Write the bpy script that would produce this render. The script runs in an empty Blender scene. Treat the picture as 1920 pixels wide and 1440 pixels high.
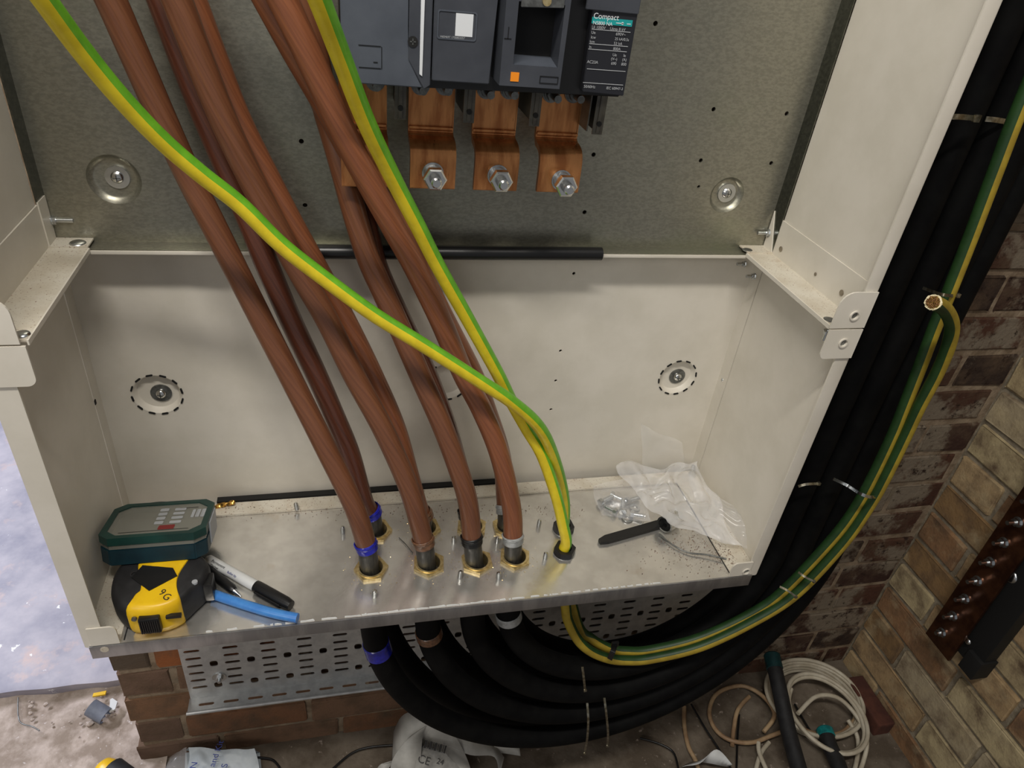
import bpy, bmesh, math, random
from mathutils import Vector, Matrix
from mathutils.geometry import tessellate_polygon
random.seed(7)
S = bpy.context.scene
PI = math.pi
# ---------------------------------------------------------------- camera
F = 1323.62
CAM = Vector((0.2991, -0.7928, 0.7243))
R = ((0.9725178, -0.21003234, 0.10047658), (-0.03529707, -0.55955907, -0.82803851), (0.23013744, 0.80173566, -0.55159468))
cd = bpy.data.cameras.new('camera'); cam = bpy.data.objects.new('camera', cd); S.collection.objects.link(cam)
cd.sensor_width = 36; cd.lens = F / 1920 * 36; cd.clip_start = .01
M = Matrix(((R[0][0], -R[1][0], -R[2][0], CAM.x), (R[0][1], -R[1][1], -R[2][1], CAM.y), (R[0][2], -R[1][2], -R[2][2], CAM.z), (0, 0, 0, 1)))
cam.matrix_world = M; S.camera = cam
# ---------------------------------------------------------------- world, lamps, exposure
w = bpy.data.worlds.new('world'); S.world = w; w.use_nodes = True
w.node_tree.nodes['Background'].inputs[0].default_value = (.96, .97, 1, 1)
w.node_tree.nodes['Background'].inputs[1].default_value = .21
S.view_settings.view_transform = 'Standard'; S.view_settings.look = 'None'
S.view_settings.gamma = 1; S.view_settings.use_curve_mapping = False; S.view_settings.exposure = 0.0

def area(name, loc, target, sx, sy, power, col):
    l = bpy.data.lights.new(name, 'AREA'); l.shape = 'RECTANGLE'; l.size = sx; l.size_y = sy; l.energy = power; l.color = col
    o = bpy.data.objects.new(name, l); S.collection.objects.link(o); o.location = loc
    o.rotation_euler = (Vector(target) - Vector(loc)).to_track_quat('-Z', 'Y').to_euler()
    return o
area('ceiling_batten_light', (0.12, -0.92, 1.85), (0.25, -.1, .2), .95, .09, 25, (1, .95, .87))
area('room_light_left', (-2.2, 1.3, 1.7), (-.5, .6, -.7), 1.2, .4, 92, (.86, .88, 1))
area('fill_light_front', (-1.3, -2.2, 1.5), (.6, 0, 0), 1.2, .6, 13, (1, .95, .88))  # added fill lamp, stands for no actual fixture

# ---------------------------------------------------------------- helpers
def P(u, v, ax, val):
    a, b = (u - 960) / F, (v - 720) / F
    d = Vector([R[0][i] * a + R[1][i] * b + R[2][i] for i in range(3)])
    return CAM + d * ((val - CAM[ax]) / d[ax])
def Y(u, v, y): return P(u, v, 1, y)
def Z(u, v, z): return P(u, v, 2, z)

def lin(c):
    return tuple(((x / 255) / 12.92 if x / 255 <= .04045 else ((x / 255 + .055) / 1.055) ** 2.4) for x in c) + (1,)

def mat(name, c1, c2=None, scale=40, rough=.5, metal=0, bump=0, bscale=None, coat=0, lo=.4, hi=.6, stretch=None, alpha=None, spec=.5, extra=None, trans=0, uv=False, rvar=0):
    m = bpy.data.materials.new(name); m.use_nodes = True
    n = m.node_tree.nodes; L = m.node_tree.links; b = n['Principled BSDF']
    b.inputs['Base Color'].default_value = lin(c1); b.inputs['Roughness'].default_value = rough
    b.inputs['Metallic'].default_value = metal; b.inputs['Coat Weight'].default_value = coat; b.inputs['Coat Roughness'].default_value = .12
    b.inputs['Specular IOR Level'].default_value = spec; b.inputs['Transmission Weight'].default_value = trans
    if alpha is not None: b.inputs['Alpha'].default_value = alpha
    tc = n.new('ShaderNodeTexCoord'); mp = n.new('ShaderNodeMapping'); L.new(tc.outputs['UV' if uv else 'Object'], mp.inputs[0])
    if stretch: mp.inputs['Scale'].default_value = stretch
    def noise(sc, det=5, r=.6):
        t = n.new('ShaderNodeTexNoise'); t.inputs['Scale'].default_value = sc; t.inputs['Detail'].default_value = det; t.inputs['Roughness'].default_value = r
        L.new(mp.outputs[0], t.inputs['Vector']); return t
    col = None
    if c2:
        t = noise(scale); r = n.new('ShaderNodeValToRGB'); r.color_ramp.elements[0].position = lo; r.color_ramp.elements[1].position = hi
        r.color_ramp.elements[0].color = lin(c1); r.color_ramp.elements[1].color = lin(c2)
        L.new(t.outputs[0], r.inputs[0]); col = r.outputs[0]
    for (sc, thr, c, wd) in (extra or []):
        t = noise(sc, 6, .65); r = n.new('ShaderNodeValToRGB'); r.color_ramp.elements[0].position = thr; r.color_ramp.elements[1].position = thr + wd
        r.color_ramp.elements[0].color = (0, 0, 0, 1); r.color_ramp.elements[1].color = (1, 1, 1, 1)
        L.new(t.outputs[0], r.inputs[0]); mx = n.new('ShaderNodeMix'); mx.data_type = 'RGBA'
        L.new(r.outputs[0], mx.inputs[0])
        if col: L.new(col, mx.inputs[6])
        else: mx.inputs[6].default_value = lin(c1)
        mx.inputs[7].default_value = lin(c); col = mx.outputs[2]
    if col: L.new(col, b.inputs['Base Color'])
    if rvar:
        t = noise(scale * .6); mr = n.new('ShaderNodeMapRange'); mr.inputs[1].default_value = .35; mr.inputs[2].default_value = .65
        mr.inputs[3].default_value = rough - rvar; mr.inputs[4].default_value = rough + rvar
        L.new(t.outputs[0], mr.inputs[0]); L.new(mr.outputs[0], b.inputs['Roughness'])
    if bump:
        t = noise(bscale or scale * 2, 8); bp = n.new('ShaderNodeBump'); bp.inputs['Strength'].default_value = bump; bp.inputs['Distance'].default_value = .002
        L.new(t.outputs[0], bp.inputs['Height']); L.new(bp.outputs[0], b.inputs['Normal'])
    return m

def brickmat(name, wash, washc, thr):
    m = bpy.data.materials.new(name); m.use_nodes = True; n = m.node_tree.nodes; L = m.node_tree.links; b = n['Principled BSDF']
    b.inputs['Roughness'].default_value = .9; b.inputs['Specular IOR Level'].default_value = .2
    oi = n.new('ShaderNodeObjectInfo'); g = n.new('ShaderNodeNewGeometry')
    def noise(sc, d=8):
        t = n.new('ShaderNodeTexNoise'); t.inputs['Scale'].default_value = sc; t.inputs['Detail'].default_value = d; t.inputs['Roughness'].default_value = .65
        L.new(g.outputs['Position'], t.inputs['Vector']); return t
    def mix(f, a, bb, lo, hi, typ='MIX'):
        r = n.new('ShaderNodeMapRange'); r.inputs[1].default_value = lo; r.inputs[2].default_value = hi; L.new(f, r.inputs[0])
        mx = n.new('ShaderNodeMix'); mx.data_type = 'RGBA'; mx.blend_type = typ; L.new(r.outputs[0], mx.inputs[0]); L.new(a, mx.inputs[6])
        if isinstance(bb, tuple): mx.inputs[7].default_value = bb
        else: L.new(bb, mx.inputs[7])
        return mx.outputs[2]
    c = mix(noise(22).outputs[0], oi.outputs['Color'], lin((98, 80, 64)), .42, .72)
    c = mix(noise(160).outputs[0], c, lin((60, 50, 42)), .64, .76)
    if wash: c = mix(noise(9, 10).outputs[0], c, lin(washc), thr, thr + (.07 if thr < .5 else .22))
    if wash and thr < .5: c = mix(noise(60, 8).outputs[0], c, lin((48, 34, 28)), .56, .66)
    L.new(c, b.inputs['Base Color'])
    bp = n.new('ShaderNodeBump'); bp.inputs['Strength'].default_value = .8; bp.inputs['Distance'].default_value = .003
    L.new(noise(90).outputs[0], bp.inputs['Height']); L.new(bp.outputs[0], b.inputs['Normal'])
    return m

CREAM = mat('cream_paint', (220, 214, 202), (212, 206, 193), 12, .42, bump=.03, bscale=900)
DUSTY = mat('dusty_cream_paint', (208, 202, 188), (196, 187, 170), 25, .55, bump=.05, bscale=500, extra=[(420, .60, (120, 84, 62), .05), (40, .60, (168, 140, 112), .2)])
GALV = mat('galvanised_steel', (164, 161, 147), (148, 146, 133), 420, .38, metal=.8, bump=.03, bscale=700, stretch=(.5, 1, 1), rvar=.05, extra=[(7, .55, (150, 154, 132), .25)])
GALVF = mat('darkened_galvanised_flange', (120, 121, 114), (104, 106, 98), 200, .22, metal=1)  # flange steel darkened, standing in for the dark reflection it shows
GALV2 = mat('galvanised_tray_steel', (198, 199, 198), (182, 183, 183), 60, .36, metal=.55, rvar=.05)
ALU = mat('aluminium_sheet', (226, 223, 217), (212, 209, 203), 30, .20, metal=.78, bump=.04, bscale=240, rvar=.07, extra=[(520, .66, (150, 128, 106), .04), (14, .60, (200, 190, 176), .15)])
ALUE = mat('aluminium_edge', (176, 176, 178), (155, 155, 158), 60, .33, metal=.85, stretch=(1, 1, .2))
ZINC = mat('zinc_plate', (205, 208, 210), None, 40, .25, metal=1)
ZINCD = mat('dull_zinc', (130, 132, 130), (105, 106, 104), 150, .4, metal=.8)
STEEL = mat('bright_steel', (215, 215, 212), None, 40, .18, metal=1)
BRASS = mat('brass', (232, 212, 160), (206, 182, 126), 200, .3, metal=.85)
COPPER = mat('copper_bar', (206, 142, 88), (166, 104, 60), 30, .30, metal=.7, stretch=(3, 1, .5), extra=[(70, .64, (130, 84, 50), .1)], rvar=.06)
COPPERD = mat('dark_copper', (116, 76, 54), (84, 54, 40), 30, .30, metal=.85)
def cablemat(name, a, b_, rough, coat, sk=(6, 60, 1)):
    return mat(name, a, b_, 1.0, rough, coat=coat, stretch=sk, lo=.36, hi=.64, uv=True, bump=.04, bscale=1.5)
BROWN = cablemat('brown_insulation', (120, 76, 51), (100, 61, 41), .34, .35, (30, 1.2, 1))
BROWND = cablemat('dark_brown_insulation', (98, 56, 40), (78, 43, 31), .32, .4, (30, 1.2, 1))
BROWNO = cablemat('orange_brown_insulation', (138, 84, 54), (114, 67, 44), .38, .3, (30, 1.2, 1))
BLACKC = mat('black_sheath', (15, 15, 15), (9, 9, 10), 30, .68, bump=.05, spec=.1)
BLACKS = mat('black_inner_sheath', (62, 60, 54), (36, 35, 33), 1, .35, uv=True, stretch=(30, 6, 1))
BLK = mat('black_plastic', (20, 20, 21), None, 40, .35)
BLKM = mat('matt_black', (14, 14, 14), None, 40, .7)
YEL = mat('yellow_insulation', (226, 204, 40), (214, 190, 34), 60, .42, coat=.1, extra=[(300, .68, (150, 130, 30), .05)])
GRN = mat('green_insulation', (110, 180, 40), (96, 165, 36), 60, .42, coat=.1)
YEL_SHADE = mat('shaded_yellow_insulation', (160, 138, 42), (144, 122, 38), 50, .5)  # same yellow darkened: shade on the lower cable run put into the colour
GRN_SHADE = mat('shaded_green_insulation', (32, 64, 26), (25, 54, 22), 50, .5)  # same green darkened, shade painted in
BLUET = mat('blue_tape', (30, 36, 170), (20, 26, 120), 80, .22, coat=.5)
GREYT = mat('grey_tape', (168, 170, 170), (130, 132, 130), 80, .35, coat=.3)
BRNT = mat('brown_tape', (120, 84, 60), (84, 58, 42), 200, .3, coat=.4)
TEALT = mat('teal_tape', (20, 130, 130), (14, 96, 98), 80, .4)
DGREY = mat('dark_grey_moulding', (78, 83, 92), (70, 75, 84), 20, .45, bump=.03, bscale=900)
DGREY2 = mat('charcoal_moulding', (64, 67, 74), (56, 59, 66), 20, .45, bump=.03, bscale=900)
LABELB = mat('dark_label', (34, 35, 40), None, 40, .3)
WHITEP = mat('white_print', (215, 218, 222), None, 40, .5)
GREYP = mat('pale_grey_print', (165, 168, 172), None, 40, .5)
TEAL = mat('teal_label', (28, 150, 150), None, 40, .4)
ORANGE = mat('orange_plastic', (236, 140, 30), None, 40, .4)
BARRIER = mat('smoky_plastic', (92, 88, 78), (70, 66, 58), 60, .3, spec=.5)
CASEG = mat('dark_green_plastic', (14, 60, 54), (10, 48, 44), 30, .4, bump=.05)
CASEB = mat('petrol_plastic', (10, 48, 58), (8, 38, 48), 30, .42, bump=.05)
TAPEY = mat('yellow_plastic', (240, 196, 24), (228, 182, 18), 30, .38, bump=.03)
RUB = mat('black_rubber', (34, 34, 36), (24, 24, 26), 60, .6, bump=.1, bscale=300)
WPL = mat('white_plastic', (214, 216, 216), None, 40, .4)
BLUE = mat('blue_plastic', (70, 140, 214), (60, 126, 204), 60, .35, coat=.2)
MORTAR = mat('grey_mortar', (148, 138, 120), (120, 110, 94), 50, .95, bump=.8, bscale=160, spec=.2)
MORTARD = mat('dusty_mortar', (158, 140, 118), (126, 108, 88), 40, .95, bump=.9, bscale=150, spec=.2, extra=[(9, .55, (130, 118, 100), .1)])
BRK_L = brickmat('red_brick', False, None, 0)
BRK_S = brickmat('yellow_stock_brick', True, (184, 168, 134), .50)
BRK_W = brickmat('whitewashed_brick', True, (132, 120, 104), .47)
FLOORD = mat('dusty_concrete', (116, 106, 94), (88, 78, 67), 14, .95, bump=1.0, bscale=60, spec=.2, extra=[(60, .62, (176, 162, 150), .1), (150, .66, (80, 66, 56), .06)])
SLAB = mat('painted_concrete', (186, 182, 192), (140, 140, 158), 6, .5, bump=.22, bscale=30, lo=.38, hi=.62, extra=[(9, .56, (200, 180, 178), .1), (22, .66, (244, 246, 250), .02), (60, .68, (120, 112, 116), .04)])
RUBBLE = mat('pale_rubble', (192, 178, 168), (150, 136, 124), 20, .95, bump=1.0, bscale=70, spec=.2, extra=[(90, .64, (214, 206, 204), .05)])
WCAB = mat('white_cable', (196, 188, 170), (176, 166, 146), 30, .5)
TCAB = mat('stained_white_cable', (176, 150, 116), (140, 112, 84), 20, .55)
GREYB = mat('grey_polythene', (176, 184, 190), (160, 168, 174), 12, .45, bump=.4, bscale=30)
PAPER = mat('white_tape_offcut', (186, 184, 178), (160, 158, 152), 14, .6, bump=.15, bscale=60)
NAVY = mat('navy_print', (50, 62, 130), None, 40, .6)
DPRINT = mat('dark_print', (40, 38, 38), None, 40, .6)
CUP = mat('grey_conduit', (120, 126, 140), (100, 106, 118), 30, .5)
SS = mat('stainless_tie', (170, 166, 150), (120, 112, 92), 150, .3, metal=.9)
RED = mat('red_print', (120, 34, 34), None, 40, .5)
FILM = mat('clear_film', (232, 232, 234), None, 40, .22, alpha=.22, coat=.6, bump=.1, bscale=50)
CLEAR = mat('clear_lid', (150, 150, 140), None, 40, .12, alpha=.5, coat=.7)
CUCUT = mat('cut_copper_strands', (214, 150, 110), (90, 50, 34), 500, .3, metal=.7)

COL = S.collection
def link(name, me, m, parent=None):
    o = bpy.data.objects.new(name, me); COL.objects.link(o)
    for x in (m if isinstance(m, (list, tuple)) else [m]): me.materials.append(x)
    if parent: o.parent = parent
    return o
def obj(name, bm, m, parent=None, smooth=None):
    me = bpy.data.meshes.new(name); bmesh.ops.recalc_face_normals(bm, faces=bm.faces) if smooth != 'keep' else None
    bm.to_mesh(me); bm.free()
    if smooth:
        for p in me.polygons: p.use_smooth = True
        if smooth != 'keep': me.set_sharp_from_angle(angle=math.radians(smooth if not isinstance(smooth, bool) else 40))
    return link(name, me, m, parent)
def tag(o, label=None, cat=None, group=None, kind=None):
    if label: o['label'] = label
    if cat: o['category'] = cat
    if group: o['group'] = group
    if kind: o['kind'] = kind
    return o
def thing(name, label, cat, group=None, loc=(0, 0, 0)):
    o = bpy.data.objects.new(name, None); COL.objects.link(o); o.location = loc; o.empty_display_size = .01
    return tag(o, label, cat, group)

def bx(bm, lo, hi, bev=0, mi=0):
    lo, hi = [min(a, b) for a, b in zip(lo, hi)], [max(a, b) for a, b in zip(lo, hi)]
    vs = [bm.verts.new((x, y, z)) for x in (lo[0], hi[0]) for y in (lo[1], hi[1]) for z in (lo[2], hi[2])]
    fs = [bm.faces.new([vs[i] for i in f]) for f in ((0, 1, 3, 2), (4, 6, 7, 5), (0, 4, 5, 1), (2, 3, 7, 6), (0, 2, 6, 4), (1, 5, 7, 3))]
    for f in fs: f.material_index = mi
    if bev:
        es = list({e for f in fs for e in f.edges})
        bmesh.ops.bevel(bm, geom=es, offset=bev, segments=2, profile=.6, affect='EDGES')
    return fs
def box(name, lo, hi, m, parent=None, bev=0):
    bm = bmesh.new(); bx(bm, lo, hi, bev); return obj(name, bm, m, parent, 40 if bev else None)
def frame(d):
    d = d.normalized(); a = Vector((0, 0, 1)) if abs(d.z) < .9 else Vector((1, 0, 0))
    x = a.cross(d).normalized(); return x, d.cross(x)
def cyl(bm, a, b, r, seg=16, r2=None, rot=0, cap=True, mi=0):
    a, b = Vector(a), Vector(b); x, y = frame(b - a); r2 = r if r2 is None else r2
    A = [bm.verts.new(a + (x * math.cos(t) + y * math.sin(t)) * r) for t in [rot + 2 * PI * i / seg for i in range(seg)]]
    Bv = [bm.verts.new(b + (x * math.cos(t) + y * math.sin(t)) * r2) for t in [rot + 2 * PI * i / seg for i in range(seg)]]
    for i in range(seg):
        f = bm.faces.new((A[i], A[(i + 1) % seg], Bv[(i + 1) % seg], Bv[i])); f.material_index = mi
    if cap: bm.faces.new(A[::-1]).material_index = mi; bm.faces.new(Bv).material_index = mi
def lathe(bm, c, ax, prof, seg=24, mi=0, close=True):
    """prof: list of (radius, height along ax)"""
    c = Vector(c); ax = Vector(ax).normalized(); x, y = frame(ax); rings = []
    for r, h in prof:
        rings.append([bm.verts.new(c + ax * h + (x * math.cos(2 * PI * i / seg) + y * math.sin(2 * PI * i / seg)) * max(r, 1e-5)) for i in range(seg)])
    for A, Bv in zip(rings, rings[1:]):
        for i in range(seg): bm.faces.new((A[i], A[(i + 1) % seg], Bv[(i + 1) % seg], Bv[i])).material_index = mi
    if close and prof[0][0] > 1e-4: bm.faces.new(rings[0][::-1])
    if close and prof[-1][0] > 1e-4: bm.faces.new(rings[-1])
def ring(bm, c, ax, ro, ri, h, seg=24, hexo=False, rot=0):
    """washer / nut with a hole"""
    c = Vector(c); ax = Vector(ax).normalized(); x, y = frame(ax)
    def pt(r, t, hh): return c + ax * hh + (x * math.cos(t) + y * math.sin(t)) * r
    O0, O1, I0, I1 = [], [], [], []
    for i in range(seg):
        t = 2 * PI * i / seg + rot; r = ro
        if hexo:
            k = (2 * PI * i / seg) % (PI / 3) - PI / 6; r = ro * math.cos(PI / 6) / math.cos(k)
        O0.append(bm.verts.new(pt(r, t, 0))); O1.append(bm.verts.new(pt(r, t, h))); I0.append(bm.verts.new(pt(ri, t, 0))); I1.append(bm.verts.new(pt(ri, t, h)))
    for i in range(seg):
        j = (i + 1) % seg
        for q in ((O0[i], O0[j], O1[j], O1[i]), (I0[j], I0[i], I1[i], I1[j]), (O1[i], O1[j], I1[j], I1[i]), (O0[j], O0[i], I0[i], I0[j])): bm.faces.new(q)
def catmull(pts, sub):
    out = []; n = len(pts)
    for i in range(n - 1):
        p0 = pts[max(i - 1, 0)]; p1 = pts[i]; p2 = pts[i + 1]; p3 = pts[min(i + 2, n - 1)]
        for k in range(sub):
            t = k / sub
            out.append(.5 * ((2 * p1) + (-p0 + p2) * t + (2 * p0 - 5 * p1 + 4 * p2 - p3) * t * t + (-p0 + 3 * p1 - 3 * p2 + p3) * t ** 3))
    out.append(pts[-1]); return out
def sweep(bm, path, rad, seg=18, refs=None, thr=0.0, cap=True, smooth_uv=True, tw=0):
    """tube along path; refs: per-sample direction that faces the second material"""
    uvl = bm.loops.layers.uv.verify(); n = len(path); rings = []; x = None; ln = [0]
    for i in range(1, n): ln.append(ln[-1] + (path[i] - path[i - 1]).length)
    for i, p in enumerate(path):
        d = (path[min(i + 1, n - 1)] - path[max(i - 1, 0)]).normalized()
        if refs: x = refs[i] - d * refs[i].dot(d)
        elif x is None: x = frame(d)[0]
        else: x = x - d * x.dot(d)
        x = x.normalized(); y = d.cross(x); r = rad[i] if isinstance(rad, (list, tuple)) else rad
        rings.append([bm.verts.new(p + (x * math.cos(2 * PI * k / seg) + y * math.sin(2 * PI * k / seg)) * r) for k in range(seg)])
    for i in range(n - 1):
        for k in range(seg):
            f = bm.faces.new((rings[i][k], rings[i][(k + 1) % seg], rings[i + 1][(k + 1) % seg], rings[i + 1][k])); f.smooth = True
            if refs: f.material_index = 1 if math.cos(2 * PI * (k + .5) / seg) > thr else 0
            uv = ((k / seg + tw * ln[i], ln[i] * 10), ((k + 1) / seg + tw * ln[i], ln[i] * 10), ((k + 1) / seg + tw * ln[i + 1], ln[i + 1] * 10), (k / seg + tw * ln[i + 1], ln[i + 1] * 10))
            for l, q in zip(f.loops, uv): l[uvl].uv = q
    if cap: bm.faces.new(rings[0][::-1]); bm.faces.new(rings[-1])
def tube(name, pts, r, m, parent=None, seg=18, sub=8, refs=None, thr=0.0, tw=0, raw=False):
    pts = [Vector(p) for p in pts]; path = pts if raw else catmull(pts, sub)
    if isinstance(r, (list, tuple)): r = [max(v.x, .0002) for v in catmull([Vector((q, 0, 0)) for q in r], sub)]
    if refs: refs = catmull([Vector(q) for q in refs], sub)
    bm = bmesh.new(); sweep(bm, path, r, seg, refs, thr, tw=tw)
    return obj(name, bm, m, parent, 50)
def prism(bm, pts, ax, a, b, mi=0):
    """extrude polygon given in the two other axes along ax from a to b"""
    def v(p, h):
        q = list(p); q.insert(ax, h); return bm.verts.new(q)
    A = [v(p, a) for p in pts]; Bv = [v(p, b) for p in pts]; n = len(pts)
    for i in range(n): bm.faces.new((A[i], A[(i + 1) % n], Bv[(i + 1) % n], Bv[i])).material_index = mi
    bm.faces.new(A[::-1]).material_index = mi; bm.faces.new(Bv).material_index = mi
def plate(name, pts, ax, a, b, m, parent=None, bev=0):
    bm = bmesh.new(); prism(bm, pts, ax, a, b)
    if bev: bmesh.ops.bevel(bm, geom=bm.edges[:], offset=bev, segments=2, affect='EDGES')
    return obj(name, bm, m, parent, 40 if bev else None)
def circ(cx, cz, r, n=14, r2=None): return [(cx + r * math.cos(2 * PI * i / n), cz + (r2 or r) * math.sin(2 * PI * i / n)) for i in range(n)]
def slot(cx, cz, w_, h, n=4):
    r = h / 2; out = []
    for i in range(n + 1): t = -PI / 2 + PI * i / n; out.append((cx + w_ / 2 - r + r * math.cos(t), cz + r * math.sin(t)))
    for i in range(n + 1): t = PI / 2 + PI * i / n; out.append((cx - w_ / 2 + r + r * math.cos(t), cz + r * math.sin(t)))
    return out
def perf(bm, outer, holes, ax, a, b):
    """flat sheet with true holes"""
    loops = [outer] + holes; flat = [p for l in loops for p in l]
    tris = tessellate_polygon([[Vector((p[0], p[1], 0)) for p in l] for l in loops])
    def v(p, h):
        q = list(p); q.insert(ax, h); return bm.verts.new(q)
    A = [v(p, a) for p in flat]; Bv = [v(p, b) for p in flat]
    for t in tris:
        try: bm.faces.new([A[i] for i in t]); bm.faces.new([Bv[i] for i in t[::-1]])
        except ValueError: pass
    o = 0
    for l in loops:
        n = len(l)
        for i in range(n): bm.faces.new((A[o + i], A[o + (i + 1) % n], Bv[o + (i + 1) % n], Bv[o + i]))
        o += n
def perfplate(name, outer, holes, ax, a, b, m, parent=None):
    bm = bmesh.new(); perf(bm, outer, holes, ax, a, b); return obj(name, bm, m, parent)
def text(name, s, size, m, parent, loc, xdir, ydir, align='LEFT', fn=None):
    cu = bpy.data.curves.new(name, 'FONT'); cu.body = s; cu.size = size; cu.align_x = align; cu.extrude = .0001
    o = bpy.data.objects.new(name, cu); me = bpy.data.meshes.new_from_object(o); bpy.data.objects.remove(o); bpy.data.curves.remove(cu)
    x = Vector(xdir).normalized(); y = Vector(ydir).normalized(); z = x.cross(y)
    for v in me.vertices:
        c = v.co.copy()
        v.co = fn(c) if fn else Vector(loc) + x * c.x + y * c.y + z * c.z
    me.materials.clear(); return link(name, me, m, parent)
def dome(bm, c, ax, r, h, seg=16): lathe(bm, c, ax, [(r, 0), (r * .93, h * .45), (r * .7, h * .8), (r * .35, h * .97), (0, h)], seg)

# ---------------------------------------------------------------- dimensions
H = .3904; D = .2248; X0 = .0045; X1 = .849; WY = .04; FZ = -.70; TOP = 1.05
# ================================================================ SETTING
wb = box('wall_back', (-.095, WY + .0035, FZ - .02), (1.46, WY + .23, TOP), MORTARD); wb['kind'] = 'structure'
wr = box('wall_right', (1.456, -1.2, FZ - .02), (1.66, WY + .23, TOP), MORTAR); wr['kind'] = 'structure'
def brick_mesh(sx, sy, sz, seed):
    rnd = random.Random(seed); bm = bmesh.new(); bx(bm, (-sx / 2, -sy / 2, -sz / 2), (sx / 2, sy / 2, sz / 2), .004)
    for v in bm.verts: v.co += Vector((rnd.uniform(-1, 1), rnd.uniform(-1, 1), rnd.uniform(-1, 1))) * .0016
    me = bpy.data.meshes.new('brick'); bmesh.ops.recalc_face_normals(bm, faces=bm.faces); bm.to_mesh(me); bm.free(); return me
PALR = [(126, 98, 78), (112, 90, 76), (130, 98, 74), (108, 92, 80), (120, 96, 80), (128, 92, 68)]
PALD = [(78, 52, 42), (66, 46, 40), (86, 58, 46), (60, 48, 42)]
PALY = [(176, 158, 122), (168, 142, 106), (182, 166, 130), (142, 108, 78), (174, 150, 114), (138, 110, 76), (178, 162, 126), (166, 152, 126)]
meshes = {}
def lay_brick(parent, c, size, matl, col):
    key = (tuple(round(s, 3) for s in size), matl.name, random.randrange(3))
    if key not in meshes:
        me = brick_mesh(*size, len(meshes)); me.materials.append(matl); meshes[key] = me
    o = bpy.data.objects.new('brick', meshes[key]); COL.objects.link(o); o.location = c; o.parent = parent
    o.rotation_euler = (random.uniform(-.006, .006), random.uniform(-.006, .006), random.uniform(-.008, .008)); o.color = lin(col)
    return o
rows = range(-4, 18)
J1_ = Y(579, 1325, WY).x - .115
J = {0: Y(327, 1275, WY).x, 1: J1_, 2: Y(347, 1367, WY).x, 3: Y(640, 1385, WY).x, -1: Y(286, 1240, WY).x}
for k in rows:                       # course k spans z from -.42-.075(k+1) to -.42-.075k (k downwards)
    pass
for k in range(-18, 4):
    zt = -.42 - .075 * k; zc = zt - .0375
    if zc + .03 < FZ: continue
    off = J.get(k, J[0] if k % 2 == 0 else J[1])
    x = off - .225 * math.ceil((off + .105) / .225)
    first = True
    while x < 1.445:
        a, b = max(x + .005, -.105), min(x + .22, 1.452); x += .225
        if b - a < .03: continue
        if first: a += random.uniform(-.004, .010); first = False
        if b < .9 and zc > -.30: continue          # wholly behind the enclosure
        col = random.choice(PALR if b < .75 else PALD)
        if k == -1 and b > .0 and a < .02: col = (156, 96, 58)
        if k == -1 and b < .03: col = (96, 84, 72)
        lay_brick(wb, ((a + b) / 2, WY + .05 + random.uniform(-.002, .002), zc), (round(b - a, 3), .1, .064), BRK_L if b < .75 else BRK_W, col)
for k in range(-18, 4):
    zc = -.42 - .075 * k - .0375
    if zc + .03 < FZ: continue
    y = WY - .004; ln = .100 if k % 2 else .215; i = 0
    while y > -.95:
        L_ = ln; a, b = y - L_, y; y = a - .010
        lay_brick(wr, (1.45 + .05, (a + b) / 2, zc), (.1, round(L_, 3), .065), BRK_S, random.choice(PALY)); i += 1
        ln = .215 if (k % 2 == 0 or i % 2) else .215
# floor: dusty concrete with relief, and a raised painted slab beyond the wall's end
def relief(name, x0, x1, y0, y1, z, nx, ny, amp, m, seed=1, edge=None):
    from mathutils import noise as N
    bm = bmesh.new(); g = []
    for i in range(nx + 1):
        row = []
        for j in range(ny + 1):
            x = x0 + (x1 - x0) * i / nx; y = y0 + (y1 - y0) * j / ny
            h = amp * (N.noise(Vector((x * 9 + seed, y * 9, 0))) + .6 * N.noise(Vector((x * 28, y * 28 + seed, 1))) + .35 * N.noise(Vector((x * 80, y * 80, seed))))
            row.append(bm.verts.new((x, y, z + h)))
        g.append(row)
    for i in range(nx):
        for j in range(ny): bm.faces.new((g[i][j], g[i + 1][j], g[i + 1][j + 1], g[i][j + 1])).smooth = True
    return obj(name, bm, m, None, True)
fl = relief('floor', -.9, 1.47, -1.6, .06, FZ, 110, 80, .004, FLOORD); fl['kind'] = 'structure'
SZ = -.655
sy = .20
bm = bmesh.new()
from mathutils import noise as NZ
n = 60; topf = []; topb = []; bot = []
for i in range(n + 1):
    x = -2.6 + (2.6 + .6) * i / n; e = sy + .010 * NZ.noise(Vector((x * 12, 0, 3)))
    topf.append(bm.verts.new((x, e, SZ - .004))); topb.append(bm.verts.new((x, 4.2, SZ))); bot.append(bm.verts.new((x, e + .02, FZ - .03)))
mid = [bm.verts.new((v.co.x, v.co.y + .012, SZ)) for v in topf]
for i in range(n):
    for A, Bv in ((bot, topf), (topf, mid), (mid, topb)): bm.faces.new((A[i], A[i + 1], Bv[i + 1], Bv[i]))
sl = obj('floor', bm, SLAB, None, True); sl['kind'] = 'structure'
tr = relief('floor', -.95, -.06, -.9, sy + .03, FZ + .012, 90, 110, .009, RUBBLE, 5); tr['kind'] = 'structure'

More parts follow.
